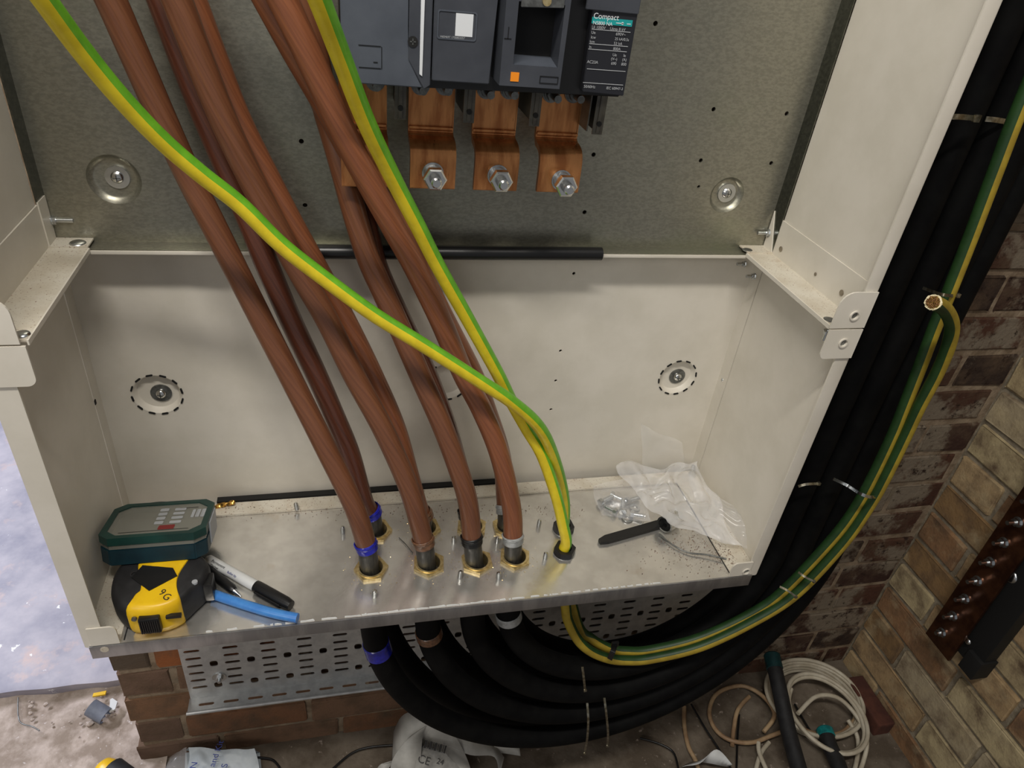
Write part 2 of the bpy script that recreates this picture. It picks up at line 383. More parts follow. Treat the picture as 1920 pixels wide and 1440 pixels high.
# ================================================================ ENCLOSURE
enc = thing('enclosure', 'cream steel electrical enclosure open at the front, fixed to the brick wall', 'enclosure')
sm_holes = [(1076, 513), (1051, 658), (1042, 714), (1033, 768)]
KN = [Y(295, 740, 0), Y(838, 716, 0), Y(1270, 708, 0)]
holes = [circ(Y(u, v, 0).x, Y(u, v, 0).z, .0022, 10) for u, v in sm_holes] + [circ(c.x, c.z, .0285, 28) for c in KN]
perfplate('back_panel', [(X0, -.02), (X1, -.02), (X1, H + .02), (X0, H + .02)], holes, 1, 0, .002, CREAM, enc)
for i, c in enumerate(KN):
    bm = bmesh.new(); lathe(bm, c, (0, 1, 0), [(.0290, -.0004), (.0278, .0002), (.0245, .0065), (.0238, .0075), (0, .0075)], 36, close=False)
    kd = obj('knockout_dish', bm, CREAM, enc, 35)
    bm = bmesh.new()
    for k in range(12):
        t = 2 * PI * (k + .3) / 12; cx, cz = c.x + .0292 * math.cos(t), c.z + .0292 * math.sin(t)
        r_ = [(cx + a * -math.sin(t) + b * math.cos(t), cz + a * math.cos(t) + b * math.sin(t)) for a, b in ((-.0033, -.0011), (.0033, -.0011), (.0042, 0), (.0033, .0011), (-.0033, .0011), (-.0042, 0))]
        prism(bm, r_, 1, -.0012, .0003)
    obj('perforation_slots', bm, BLKM, kd)
    if i != 1:
        bm = bmesh.new(); ring(bm, c + Vector((.003, .0075, -.002)), (0, -1, 0), .0125, .003, .0016)
        wsh = obj('washer', bm, ZINCD, enc, 30)
        bm = bmesh.new(); dome(bm, c + Vector((.003, .006, -.002)), (0, -1, 0), .0065, .0055)
        sc_ = obj('screw_head', bm, STEEL, enc, 30)
        bm = bmesh.new(); q = c + Vector((.003, .0005, -.002)); bx(bm, q + Vector((-.0038, -.0006, -.0006)), q + Vector((.0038, .0002, .0006))); bx(bm, q + Vector((-.0006, -.0006, -.0038)), q + Vector((.0006, .0002, .0038)))
        obj('cross_slot', bm, ZINCD, sc_)
# backing sheet seen through the holes is the dark gap before the brick wall
# side panels, lower
def lshape(name, x, s, y0, y1, z0, z1, lip, m):
    """vertical side sheet with an inward front lip; s=+1 left panel, -1 right"""
    pts = [(x, y1), (x, y0 + .004), (x + s * .0012, y0 + .0012), (x + s * .004, y0), (x + s * lip, y0), (x + s * lip, y0 + .0018), (x + s * .0045, y0 + .0018), (x + s * .0018, y0 + .0045), (x + s * .0018, y1)]
    bm = bmesh.new(); prism(bm, pts, 2, z0, z1); return obj(name, bm, m, enc, 35)
lshape('side_panel', X0, 1, -D, -.0235, -.004, H - .001, .0235, CREAM)
lshape('side_panel', X1, -1, -D, -.0235, -.004, H - .001, .0195, CREAM)
box('corner_strip', (X0, -.0222, -.004), (X0 + .0022, 0, H), CREAM, enc); box('corner_strip', (X1 - .0022, -.0222, -.004), (X1, 0, H), CREAM, enc)
lshape('side_panel', X0, 1, -D, -.033, H + .001, TOP, .0235, CREAM)
lshape('side_panel', X1, -1, -D, -.033, H + .001, TOP, .0175, CREAM)
# galvanised mounting plate
gp = thing('mounting_plate', 'galvanised steel mounting plate behind the breaker and brown cables', 'mounting plate')
GH = [(565, 265), (572, 385), (1229, 44), (1338, 205), (1475, 213), (1314, 301), (1446, 306), (1310, 350), (1113, 290), (1096, 398), (1290, 470)]
GD = [Y(214, 337, -.011), Y(1363, 366, -.011)]
hl = [circ(Y(u, v, -.011).x, Y(u, v, -.011).z, .0026 if i != 7 else .0019, 12) for i, (u, v) in enumerate(GH[:10])] + [circ(c.x, c.z, .0255 if i == 0 else .0225, 32) for i, c in enumerate(GD)]
perfplate('sheet', [(X0 + .003, H), (X1 - .003, H), (X1 - .003, TOP), (X0 + .003, TOP)], hl, 1, -.011, -.009, GALV, gp)
for i, c in enumerate(GD):
    R0 = .0257 if i == 0 else .0227
    bm = bmesh.new(); lathe(bm, c, (0, 1, 0), [(R0, -.0002), (R0 * .96, .0012), (R0 * .82, .0055), (R0 * .74, .0062), (0, .0062)], 40, close=False); obj('pressed_dish', bm, GALV, gp, 60)
    q = c + Vector((.002, .0062, .001))
    bm = bmesh.new(); ring(bm, q, (0, -1, 0), .0118, .003, .0016); obj('washer', bm, ZINC, gp, 30)
    bm = bmesh.new(); dome(bm, q + Vector((0, -.0012, 0)), (0, -1, 0), .0065, .0042); s_ = obj('screw_head', bm, STEEL, gp, 30)
    bm = bmesh.new(); q2 = q + Vector((0, -.0052, 0)); bx(bm, q2 + Vector((-.0036, -.0005, -.0006)), q2 + Vector((.0036, .0004, .0006))); bx(bm, q2 + Vector((-.0006, -.0005, -.0036)), q2 + Vector((.0006, .0004, .0036)))
    obj('cross_slot', bm, ZINCD, s_)
bm = bmesh.new(); bx(bm, (X1 - .0045, -.033, H + .004), (X1 - .003, -.009, TOP)); obj('side_flange', bm, GALVF, gp)
bm = bmesh.new(); bx(bm, (X0 + .003, -.033, H + .004), (X0 + .0045, -.009, TOP)); obj('side_flange', bm, GALVF, gp)
bm = bmesh.new(); bx(bm, (X0 + .003, -.0315, H - .0018), (X1 - .003, -.0088, H), .0006); obj('bottom_flange', bm, GALV, gp, 40)
box('top_lip', (X0, -.0345, H - .0045), (X1, -.0325, H - .0006), CREAM, enc, .0004)
box('top_lip_return', (X0, -.0325, H - .0035), (X1, .0, H - .0022), CREAM, enc)
# corner brackets at z = H (and the pair one section higher, above the frame)
def bracket(s, x, z, dm):
    b = box('support_bracket', (x, -D + .0025, z), (x + s * .0405, -.034, z + .0016), dm, enc)
    box('bracket_rear_step', (x, -.0345, z + .0016), (x + s * .0405, -.0115, z + .0032), DUSTY, enc)
    box('bracket_edge', (x + s * .0405, -D + .0025, z - .003), (x + s * .042, -.034, z + .0016), CREAM, enc)
    box('bracket_upstand', (x + s * .0022, -D + .004, z), (x + s * .0038, -.016, z + .046), CREAM, enc)
    return b
for z in (H + .001, .945):
    bracket(1, X0, z, DUSTY); bracket(-1, X1, z, DUSTY)
bm = bmesh.new(); bx(bm, (X0 + .004, -.034, H + .004), (X0 + .0055, -.0125, H + .05)); obj('bracket_fin', bm, CREAM, enc)
bm = bmesh.new(); prism(bm, [(-.034, H + .002), (-.0125, H + .002), (-.0125, H + .052)], 0, X1 - .0058, X1 - .0044); obj('bracket_fin', bm, CREAM, enc)
# front tabs with rounded corners
def tab(x0, x1, z0, z1, r, corners, hole=None):
    pts = []
    for cx, cz, a0, key in ((x1 - r, z1 - r, 0, 'tr'), (x0 + r, z1 - r, 90, 'tl'), (x0 + r, z0 + r, 180, 'bl'), (x1 - r, z0 + r, 270, 'br')):
        if key in corners: pts += [(cx + r * math.cos(math.radians(a0 + t)), cz + r * math.sin(math.radians(a0 + t))) for t in range(0, 91, 15)]
        else: pts.append(({'r': x1, 'l': x0}[key[1]], {'t': z1, 'b': z0}[key[0]]))
    hs = [circ(hole[0], hole[1], .0042, 14)] if hole else []
    o = perfplate('corner_tab', pts, hs, 1, -D - .0022, -D - .0004, CREAM, enc)
    if hole:
        bm = bmesh.new(); ring(bm, (hole[0], -D - .0022, hole[1]), (0, -1, 0), .0058, .0043, .0014); obj('hole_collar', bm, CREAM, o, 30)
        bm = bmesh.new(); cyl(bm, (hole[0], -D + .001, hole[1]), (hole[0], -D - .0008, hole[1]), .0042); obj('recessed_screw', bm, ZINCD, o)
tab(X0, .0416, H + .0015, H + .043, .014, ('tr',))
tab(X0, .0449, H - .040, H - .0005, .008, ('br',), (.0085, H - .0255))
tab(.8047, X1 - .002, H + .0015, H + .044, .016, ('tl',), (Y(1600, 590, -D).x, Y(1600, 590, -D).z))
tab(.8055, X1 - .002, H - .037, H - .0005, .007, ('bl',), (Y(1579, 641, -D).x, Y(1579, 641, -D).z))
tab(.014, .043, .001, .030, .007, ('tr',)); tab(.802, .832, .001, .026, .008, ('tl',), (.8262, .0085))
# fixings on the brackets
def hexbolt(a, d, r=.0042, ln=.013, name='bolt', parent=None, m=ZINC, rs=.0022):
    a = Vector(a); d = Vector(d).normalized(); bm = bmesh.new()
    ring(bm, a, d, r * 1.25, rs * .9, .0008, 18); cyl(bm, a + d * .0008, a + d * .0042, r, 6); cyl(bm, a + d * .0042, a + d * ln, rs, 12)
    return obj(name, bm, m, parent or enc, 30)
p = P(97, 413, 0, .010); hexbolt(p, (1, 0, 0), ln=.020)
p = P(1441, 437, 0, X1 - .006); hexbolt(p, (-1, 0, 0), ln=.016)
for (u, v) in ((1397, 495), (1415, 518)): hexbolt(P(u, v, 0, X1 - .022), (-1, 0, 0), .0035, .012)
hexbolt(Y(1552, 620, -D + .004) + Vector((0, .0, 0)), (0, 0, -1), .0035, .012)
for (u, v, r) in ((146, 457, .0085), (42, 628, .0065), (1402, 469, .0075), (1556, 600, .0075)):
    q = Z(u, v, H + .0034 if v < 500 else H + .0022); bm = bmesh.new(); dome(bm, q, (0, 0, 1), r, .003 if u < 500 else .0012); obj('rivet', bm, ZINC if u < 500 else ZINCD, enc, 40)
for (u, v, r) in ((1464, 467, .0035), (1529, 514, .0022), (1578, 549, .0035)):
    q = P(u, v, 0, X1 - .0042); bm = bmesh.new(); cyl(bm, q, q + Vector((-.0004, 0, 0)), r); obj('punched_hole', bm, MORTAR, enc)
q = P(1354, 712, 0, X1 - .0022); bm = bmesh.new(); dome(bm, q, (-1, 0, 0), .0028, .001); obj('rivet', bm, ZINC, enc, 40)
q = P(178, 754, 0, X0 + .0022); bm = bmesh.new(); bx(bm, q + Vector((0, -.002, -.003)), q + Vector((.001, .002, .003))); obj('punched_hole', bm, BLKM, enc)
# rear flange at the bottom and its gasket
box('rear_flange', (X0 + .002, -.036, .0005), (X1 - .002, -.0125, .0035), DUSTY, enc)
box('bottom_gasket', (Z(404, 962, .002).x, -.0115, .0005), (Z(935, 928, .002).x, -.002, .006), BLKM, enc)
for s, x in ((1, X0 + .002), (-1, X1 - .002)): box('side_flange', (x, -D + .003, .0002), (x + s * (.036 if s > 0 else .040), -.036, .0022), DUSTY, enc)
box('corner_gusset', (X0 + .003, -.05, .001), (X0 + .012, -.048, .03), CREAM, enc)
# black rubber edge trim pushed onto the ledge lip
a, b = Y(598, 471, -.0295), Y(1124, 478, -.0295)
tube('rubber_edge_trim', [(a.x - .02, -.0345, H + .0005), ((a.x + b.x) / 2, -.0352, H + .0005), (b.x, -.0345, H + .0005)], .0080, BLK, None, 20, 10)
tag(bpy.data.objects['rubber_edge_trim'], 'black rubber tube lying along the ledge below the mounting plate', 'tube')

# ================================================================ GLAND PLATE
gl = thing('gland_plate', 'aluminium gland plate forming the enclosure floor, pierced by all the cables', 'gland plate')
FR = [Z(u, v, .0) for u, v in ((696, 1068), (804, 1059), (894, 1055), (965, 1047))]
BK = [Z(u, v, .0) for u, v in ((705, 997), (797, 993), (884, 990), (951, 990))]
EF, EB = Z(1058, 1035, 0), Z(1056, 992, 0)
holes = [circ(c.x, c.y, .0165, 24) for c in FR + BK] + [circ(c.x, c.y, .0085, 16) for c in (EF, EB)]
perfplate('plate', [(.011, -D - .001), (.838, -D - .001), (.838, -.012), (.011, -.012)], holes, 2, -.0025, 0, ALU, gl)
bm = bmesh.new(); bx(bm, (.011, -D - .003, -.0205), (.838, -D - .001, .0), .0005); obj('front_flange', bm, ALUE, gl, 40)
bm = bmesh.new()
rnd = random.Random(3); x = Z(240, 1190, 0).x
while x < .70:      # torn protective film left along the fold
    if x > .2 or rnd.random() > .8:
        l = rnd.uniform(.002, .022 if x < .5 else .012); pts = [(x, -D + .0005), (x + l, -D + .0005), (x + l * .9, -D + rnd.uniform(.0009, .0028)), (x + l * .4, -D + rnd.uniform(.001, .0022)), (x + .0002, -D + .0018)]
        prism(bm, pts, 2, .0001, .0012)
        x += l * (1.02 if .28 < x < .48 else 1.5)
    else: x += .012
obj('film_remnants', bm, WPL, gl)['kind'] = 'stuff'
for x in (.0455, .806):
    box('panel_joint', (x, -D + .002, .0001), (x + .0012, -.036, .0006), BLKM, gl)
# clipped corner with its oval fixing hole
bm = bmesh.new(); cyl(bm, (.026, -D - .0034, -.006), (.026, -D - .0012, -.006), .0045, 14); obj('fixing_hole', bm, DUSTY, gl)
# brass swarf
bm = bmesh.new(); rnd = random.Random(11)
for i in range(420):
    c = rnd.choice(FR + BK); t = rnd.uniform(0, 2 * PI); r = .021 + abs(rnd.gauss(0, .012))
    p = Vector((c.x + r * math.cos(t), c.y + r * math.sin(t), .0004)); 
    if not (-D + .003 < p.y < -.04): continue
    s = rnd.uniform(.0003, .0009); a = rnd.uniform(0, PI)
    q = [bm.verts.new(p + Vector((math.cos(a + k) * s, math.sin(a + k) * s * .5, rnd.uniform(0, .0006)))) for k in (0, 1.6, 3.1, 4.7)]
    bm.faces.new(q)
tag(obj('metal_swarf', bm, BRASS), 'fine brass filings scattered on the aluminium plate around the brass locknuts', 'swarf', kind='stuff')
bm = bmesh.new()
for i in range(900):
    if i < 620:
        p = Z(rnd.gauss(1300, 45), rnd.gauss(1030, 24), .0003)
        if i < 260: p = Z(rnd.gauss(1375, 22), rnd.gauss(1040, 18), .0024)
    else: p = Z(rnd.uniform(420, 1100), rnd.gauss(958, 9) - .05 * 0, .0003)
    if not (.03 < p.x < .825 and -D + .002 < p.y < -.02): continue
    if p.y > -.036 or p.x > .806 or p.x < .045: p.z = .0038 if p.y > -.036 else .0026
    s = rnd.uniform(.0003, .0010); a = rnd.uniform(0, PI)
    q = [bm.verts.new(p + Vector((math.cos(a + k) * s, math.sin(a + k) * s * .7, rnd.uniform(0, .0006)))) for k in (0, 1.6, 3.1, 4.7)]
    bm.faces.new(q)
tag(obj('brick_dust', bm, mat('brick_crumbs', (118, 76, 54), (70, 48, 38), 300, .9)), 'reddish brick crumbs strewn over the right corner of the aluminium plate', 'dust', kind='stuff')

# screw ends through the plate
locs = [((643, 1000), 'left of the rear blue-taped cable'), ((851, 1018), 'between the second and third brown cable pairs'), ((862, 1084), 'in front of the third brass locknut'),
        ((932, 1018), 'between the third and fourth brown cable pairs'), ((935, 1086), 'in front of the fourth brass locknut'), ((702, 1119), 'in front of the leftmost brass locknut'),
        ((1022, 1048), 'left of the front black locknut'), ((1010, 986), 'left of the rear black locknut'), ((557, 955), 'on the cream rear flange, left of all the cables')]
for (u, v), d in locs:
    q = Z(u, v, 0 if v > 960 else .0035); tilt = Vector((rnd.uniform(-.1, .1), rnd.uniform(-.1, .1), 1)).normalized()
    t = thing('screw_end', 'short bright screw end poking up ' + d, 'screw', 'screw ends poking through the gland plate', q)
    bm = bmesh.new(); cyl(bm, (0, 0, 0), tilt * .0115, .0028, 14); cyl(bm, tilt * .0115, tilt * .0128, .0028, 14, .0014); obj('shank', bm, STEEL, t, 40)
    bm = bmesh.new()
    for k in range(5): cyl(bm, tilt * (.001 + .002 * k), tilt * (.0018 + .002 * k), .0032, 12)
    obj('thread', bm, ZINC, t, 40)
# brass locknuts
order = ['first', 'second', 'third', 'fourth']
def hexnut(name, c, ro, ri, h, m, rot, parent, flange=True):
    bm = bmesh.new(); ring(bm, c, (0, 0, 1), ro, ri, h, 36, True, rot)
    if flange: ring(bm, Vector(c) + Vector((0, 0, h)), (0, 0, 1), ri + .0022, ri, .0014, 36)
    return obj(name, bm, m, parent, 30)
for row, cs in (('front', FR), ('rear', BK)):
    for i, c in enumerate(cs):
        t = thing('brass_locknut', f'brass hexagonal locknut around the {order[i]} brown cable from the left in the {row} row', 'locknut', 'brass cable gland locknuts', (c.x, c.y, 0))
        hexnut('nut', (0, 0, .0002), .0222, .0158, .0042, BRASS, rnd.uniform(0, 1), t)
        bm = bmesh.new(); ring(bm, (0, 0, -.014), (0, 0, 1), .0162, .0150, .019, 30); obj('threaded_sleeve', bm, BRASS, t, 40)
for c, row in ((EF, 'front'), (EB, 'rear')):
    t = thing('black_locknut', f'black plastic hexagonal locknut around the {row} green and yellow cable', 'locknut', 'black plastic gland locknuts', (c.x, c.y, 0))
    hexnut('nut', (0, 0, .0005), .0152, .0092, .0085, BLK, .4 if row == 'front' else .1, t, False)
    bm = bmesh.new(); ring(bm, (0, 0, -.012), (0, 0, 1), .0084, .0080, .018, 20); obj('threaded_sleeve', bm, BLKM, t, 40)
    bm = bmesh.new(); ring(bm, (0, 0, .0001), (0, 0, 1), .0160, .009, .0006, 30); obj('washer', bm, ZINC, t, 40)

# ================================================================ POWER CABLES
RB = .0128
def pc(lst): return [Y(u, v, y) for u, v, y in lst]
C = {
 1: pc([(178, -60, -.078), (208, 0, -.075), (258, 115, -.070), (306, 225, -.066), (354, 330, -.062), (402, 425, -.066), (470, 560, -.072), (541, 700, -.088), (606, 830, -.115), (664, 950, -.143)]),
 3: pc([(305, -60, -.088), (332, 0, -.085), (374, 112, -.082), (419, 225, -.080), (468, 330, -.078), (517, 425, -.078), (568, 520, -.082), (615, 603, -.090), (662, 700, -.102), (716, 800, -.120), (757, 890, -.135), (778, 950, -.145)]),
 5: pc([(535, -60, -.045), (562, 0, -.045), (590, 100, -.048), (610, 200, -.052), (624, 250, -.056), (641, 310, -.062), (672, 425, -.068), (697, 500, -.073), (745, 605, -.085), (786, 700, -.100), (830, 800, -.120), (863, 890, -.138), (879, 950, -.147)]),
 7: pc([(497, -60, -.105), (530, 0, -.105), (577, 100, -.104), (633, 225, -.100), (670, 300, -.098), (737, 425, -.094), (778, 500, -.092), (826, 600, -.096), (868, 700, -.105), (904, 770, -.115), (936, 850, -.130), (959, 950, -.146)]),
 2: pc([(280, -60, -.045), (303, 0, -.043), (344, 112, -.043), (388, 225, -.044), (433, 330, -.047), (473, 425, -.054), (502, 500, -.055), (545, 600, -.054), (592, 700, -.062), (625, 775, -.068), (656, 850, -.076), (682, 940, -.087)]),
 4: pc([(335, -60, -.055), (360, 0, -.053), (402, 112, -.052), (447, 225, -.050), (500, 330, -.050), (550, 425, -.054), (592, 500, -.056), (647, 600, -.056), (697, 700, -.062), (741, 800, -.072), (770, 900, -.084), (786, 955, -.090)]),
 6: pc([(520, -60, -.030), (545, 0, -.030), (580, 120, -.030), (618, 225, -.032), (645, 300, -.038), (681, 400, -.052), (706, 500, -.054), (752, 600, -.054), (800, 700, -.062), (838, 800, -.074), (866, 900, -.086), (877, 950, -.091)]),
 8: pc([(470, -60, -.076), (502, 0, -.076), (556, 100, -.074), (613, 200, -.072), (655, 280, -.070), (690, 340, -.067), (733, 400, -.062), (782, 500, -.058), (834, 600, -.060), (886, 700, -.066), (913, 770, -.074), (940, 855, -.084), (948, 940, -.092)]),
}
info = {1: ('front', 0, BLUET, 'blue', BROWN), 3: ('front', 1, BRNT, 'brown', BROWN), 5: ('front', 2, BLK, 'black', BROWN), 7: ('front', 3, GREYT, 'grey', BROWNO),
        2: ('rear', 0, BLUET, 'blue', BROWND), 4: ('rear', 1, BRNT, 'brown', BROWNO), 6: ('rear', 2, BLK, 'black', BROWND), 8: ('rear', 3, GREYT, 'grey', BROWNO)}
RX = {1: (1.075, -.118, -.50), 3: (1.035, -.128, -.425), 5: (.995, -.133, -.36), 7: (.950, -.133, -.30),
      2: (1.112, -.072, -.545), 4: (1.075, -.072, -.47), 6: (1.035, -.072, -.40), 8: (.99, -.072, -.345)}
RO = .0178
TOPS = {1: (688, 1026), 3: (795, 1018), 5: (885, 1014), 7: (962, 1012), 2: (697, 962), 4: (794, 968), 6: (878, 966), 8: (949, 958)}
for k, pts in C.items():
    row, i, tm, tn, bmat_ = info[k]; e = (FR if row == 'front' else BK)[i]
    t = thing('power_cable', f'thick brown power cable with {tn} tape, {order[i]} from the left in the {row} row', 'cable', 'brown power cables')
    tu, tv = TOPS[k]; top = Y(tu, tv, e.y + .001)
    pp = pts + [top]
    tube('insulation', pp, RB, bmat_, t, 22, 8, tw=1.8)
    lo = Vector((e.x, e.y, -.02))
    tube('inner_sheath', [top + Vector((0, 0, .0005)), (top + lo) / 2, lo], .0121, BLACKS, t, 20, 4)
    # tape band
    bm = bmesh.new(); ax = (pp[-2] - top).normalized()
    b0 = top - ax * .004
    lathe(bm, b0, ax, [(.0122, 0), (.0139, .0008), (.0142, .004), (.0138, .0075), (.0146, .009), (.0141, .0125), (.0133, .0135)], 24, close=False)
    obj('tape_band', bm, tm, t, 30)
    bm = bmesh.new(); a2 = b0 + ax * .0095; x_, y_ = frame(ax + Vector((.12, .1, 0)))
    path = [a2 + (x_ * math.cos(q) + y_ * math.sin(q)) * .0143 + ax * .0015 * math.sin(q * 1.7) for q in [2 * PI * j / 24 for j in range(25)]]
    sweep(bm, path, .0010, 6); obj('tape_edge', bm, tm, t, 50)
    # outer sheath below the plate: down, round and up the wall
    X, Yy, zb = RX[k]; cx = (e.x + X) / 2; a = (X - e.x) / 2; z0 = -.085 if k % 2 else -.08; bb = -(zb - z0)
    path = [Vector((e.x, e.y, -.022)), Vector((e.x, e.y, -.05))]
    for j in range(0, 17):
        th = PI - PI * j / 16 ; f = j / 16
        path.append(Vector((cx + a * math.cos(th), e.y + (Yy - e.y) * f - .02 * math.sin(PI * f), z0 + (.10 if j == 16 else .0) * 0 - bb * math.sin(th) + f * .06)))
    path += [Vector((X, Yy, .12)), Vector((X, Yy, .35)), Vector((X, Yy, .6)), Vector((X, Yy, 1.0))]
    tube('outer_sheath', path, RO, BLACKC, t, 22, 5)
    if row == 'front' and k != 5:
        q = path[3]; d = (path[4] - path[2]).normalized(); bm = bmesh.new()
        lathe(bm, q - d * .014, d, [(RO, 0), (RO + .0012, .001), (RO + .0014, .025 if k == 1 else .014), (RO, .026 if k == 1 else .015)], 26, close=False); obj('marker_tape', bm, tm, t, 30)

# ================================================================ EARTH CABLES
RE = .0078
def pcz(l): return [Y(u, v, y) for u, v, y in l]
e2 = pcz([(572, -60, -.25), (599, 0, -.24), (641, 110, -.215), (685, 225, -.19), (735, 330, -.165), (784, 425, -.150), (822, 500, -.138), (878, 600, -.128), (933, 700, -.122), (960, 755, -.118), (988, 805, -.120), (1017, 855, -.128), (1043, 930, -.142), (1056, 985, -.150)]) + [Vector((EF.x, EF.y, .02)), Vector((EF.x, EF.y, -.01))]
e2 += pcz([(1061, 1137, -.158), (1066, 1165, -.160), (1084, 1200, -.165), (1108, 1221, -.170), (1140, 1234, -.175), (1172, 1238, -.178), (1220, 1235, -.182), (1314, 1212, -.188), (1413, 1165, -.192), (1493, 1113, -.195), (1580, 1020, -.200), (1632, 945, -.203), (1661, 893, -.205), (1700, 813, -.208), (1725, 760, -.212), (1757, 700, -.218), (1778, 650, -.225), (1785, 610, -.232), (1772, 580, -.245), (1750, 567, -.262)])
def V3(a, b, k):       # direction: right, up, towards the viewer side
    return Vector([R[0][i] * a - R[1][i] * b - R[2][i] * k for i in range(3)])
g = V3(.9, .4, -.55); h2 = V3(-.2, .95, -.2); h3 = V3(-.9, .35, -.12)
r2 = [g] * 16 + [V3(.9, .2, -.7), V3(.8, .5, -.6), V3(.6, .7, -.5), V3(.3, .9, -.3), h2, h2, h2, h2, V3(-.4, .9, -.05), V3(-.6, .8, -.05), V3(-.75, .6, 0), h3, h3, h3, h3, h3, h3, V3(-.95, -.1, 0), V3(-.8, -.6, -.2), V3(-.1, -.9, -.3)]
e1 = pcz([(40, -60, -.235), (84, 0, -.225), (150, 90, -.205), (222, 178, -.188), (300, 260, -.172), (375, 325, -.160), (450, 384, -.152), (525, 457, -.148), (600, 516, -.146), (700, 589, -.147), (800, 651, -.150), (900, 715, -.150), (960, 754, -.148), (1012, 802, -.140), (1040, 862, -.125), (1057, 930, -.112)]) + [Vector((EB.x, EB.y, .01)), Vector((EB.x, EB.y, -.03))]
e1 += pcz([(1082, 1165, -.135), (1110, 1198, -.150), (1144, 1216, -.158), (1172, 1221, -.163), (1220, 1219, -.168), (1314, 1195, -.175), (1413, 1148, -.180), (1473, 1104, -.184), (1563, 1008, -.190), (1607, 948, -.193), (1640, 888, -.195), (1677, 810, -.197), (1697, 760, -.198), (1727, 683, -.198), (1753, 613, -.197), (1780, 547, -.196), (1813, 463, -.194), (1837, 400, -.193), (1867, 320, -.192), (1913, 200, -.190)]); e1 += [e1[-1] + Vector((-.006 * q, 0, .095 * q)) for q in (1, 2, 3, 4)]
gu = V3(.62, .76, -.36)
r1 = [gu] * 12 + [V3(.7, .7, -.15), V3(.85, .5, -.3), g, g, g, g] + [V3(.3, .9, -.1), h2, h2, h2, h2, h2, V3(-.4, .9, -.05), V3(-.6, .8, 0), V3(-.75, .6, 0)] + [h3] * 15
t2 = thing('earth_cable', 'green and yellow earth cable through the front black locknut, cut end hooked over', 'cable')
t1 = thing('earth_cable', 'green and yellow earth cable crossing over the brown cables from the top left corner', 'cable')
def two(name, pts, refs, parent, cut, thr=.25):
    assert len(pts) == len(refs), (len(pts), len(refs))
    pts = [Vector(p) for p in pts]; path = catmull(pts, 8); rf = catmull([Vector(q) for q in refs], 8); c = cut * 8
    bm = bmesh.new(); sweep(bm, path[:c + 1], RE, 24, rf[:c + 1], .0); obj(name, bm, [YEL, GRN], parent, 50)
    bm = bmesh.new(); sweep(bm, path[c:], RE, 24, rf[c:], .0); obj(name, bm, [YEL_SHADE, GRN_SHADE], parent, 50)  # run below the plate takes the shade-darkened copies
    return path
pa = two('insulation', e2, r2, t2, 15); two('insulation', e1, r1, t1, 17)
end = pa[-1]; d = (pa[-1] - pa[-2]).normalized(); bm = bmesh.new(); x_, y_ = frame(d)
for i in range(60):
    r = RE * .82 * math.sqrt((i + .5) / 60); t = i * 2.39996; q = end + (x_ * math.cos(t) + y_ * math.sin(t)) * r; cyl(bm, q - d * .002, q + d * (.002 + rnd.uniform(0, .0012)), .00052, 6)
obj('copper_strands', bm, CUCUT, t2)['kind'] = 'stuff'
bm = bmesh.new(); ring(bm, end - d * .001, d, RE * 1.03, RE * .84, .0016, 26)
for v in bm.verts: v.co += Vector((rnd.uniform(-1, 1), rnd.uniform(-1, 1), rnd.uniform(-1, 1))) * .0005
obj('cut_sheath_edge', bm, mat('cut_edge', (226, 214, 176), None, 40, .6), t2)

# cable ties
def tie(name, pts, wd, m, label, thick=.0012, group=None):
    """flat strap following pts; wd along given vector"""
    pts = catmull([Vector(p) for p in pts], 5); t = thing(name, label, 'cable tie', group); bm = bmesh.new(); rings = []
    for i, p in enumerate(pts):
        dd = (pts[min(i + 1, len(pts) - 1)] - pts[max(i - 1, 0)]).normalized(); out = (CAM - p).normalized(); s = dd.cross(out).normalized() * wd / 2; n_ = dd.cross(s).normalized() * thick / 2
        rings.append([bm.verts.new(p + a) for a in (s + n_, s - n_, -s - n_, -s + n_)])
    for A, Bv in zip(rings, rings[1:]):
        for k in range(4): bm.faces.new((A[k], A[(k + 1) % 4], Bv[(k + 1) % 4], Bv[k]))
    bm.faces.new(rings[0]); bm.faces.new(rings[-1][::-1]); obj('strap', bm, m, t, 40)
    e = pts[-1]; box('buckle', e - Vector((wd * .7, .002, wd * .7)), e + Vector((wd * .7, .002, wd * .7)), m, t, .0006); return t
G = 'steel cable ties on the black cable bundle'
tie('cable_tie', pcz([(1772, 219, -.168), (1800, 219, -.170), (1831, 222, -.168)]), .0052, SS, 'stainless cable tie across the black cables beside the upper enclosure', group=G)
tie('cable_tie', pcz([(1848, 223, -.150), (1868, 225, -.152), (1890, 229, -.150)]), .0052, SS, 'short stainless tie just left of the earth cable near the top right', group=G)
tie('cable_tie', pcz([(1731, 540, -.17), (1758, 550, -.205), (1777, 554, -.212), (1796, 554, -.19)]), .0035, SS, 'thin dark tie round the earth cable just above the cut copper end', group=G)
tie('cable_tie', pcz([(1563, 898, -.17), (1590, 911, -.175), (1612, 925, -.213), (1632, 932, -.217), (1648, 930, -.20)]), .0042, ZINC, 'bright steel tie around both earth cables right of the enclosure', group=G)
tie('cable_tie', pcz([(1497, 912, -.165), (1512, 908, -.168), (1535, 907, -.168)]), .0035, SS, 'small steel tie on the black cables by the enclosure lower right edge', group=G)
tie('cable_tie', pcz([(1462, 1100, -.195), (1478, 1108, -.205), (1492, 1119, -.212)]), .003, SS, 'beaded steel tie around both earth cables, lower one below the enclosure corner', group=G)
tie('cable_tie', pcz([(1497, 1073, -.196), (1510, 1082, -.206), (1526, 1090, -.212)]), .003, SS, 'beaded steel tie around both earth cables, upper one below the enclosure corner', group=G)
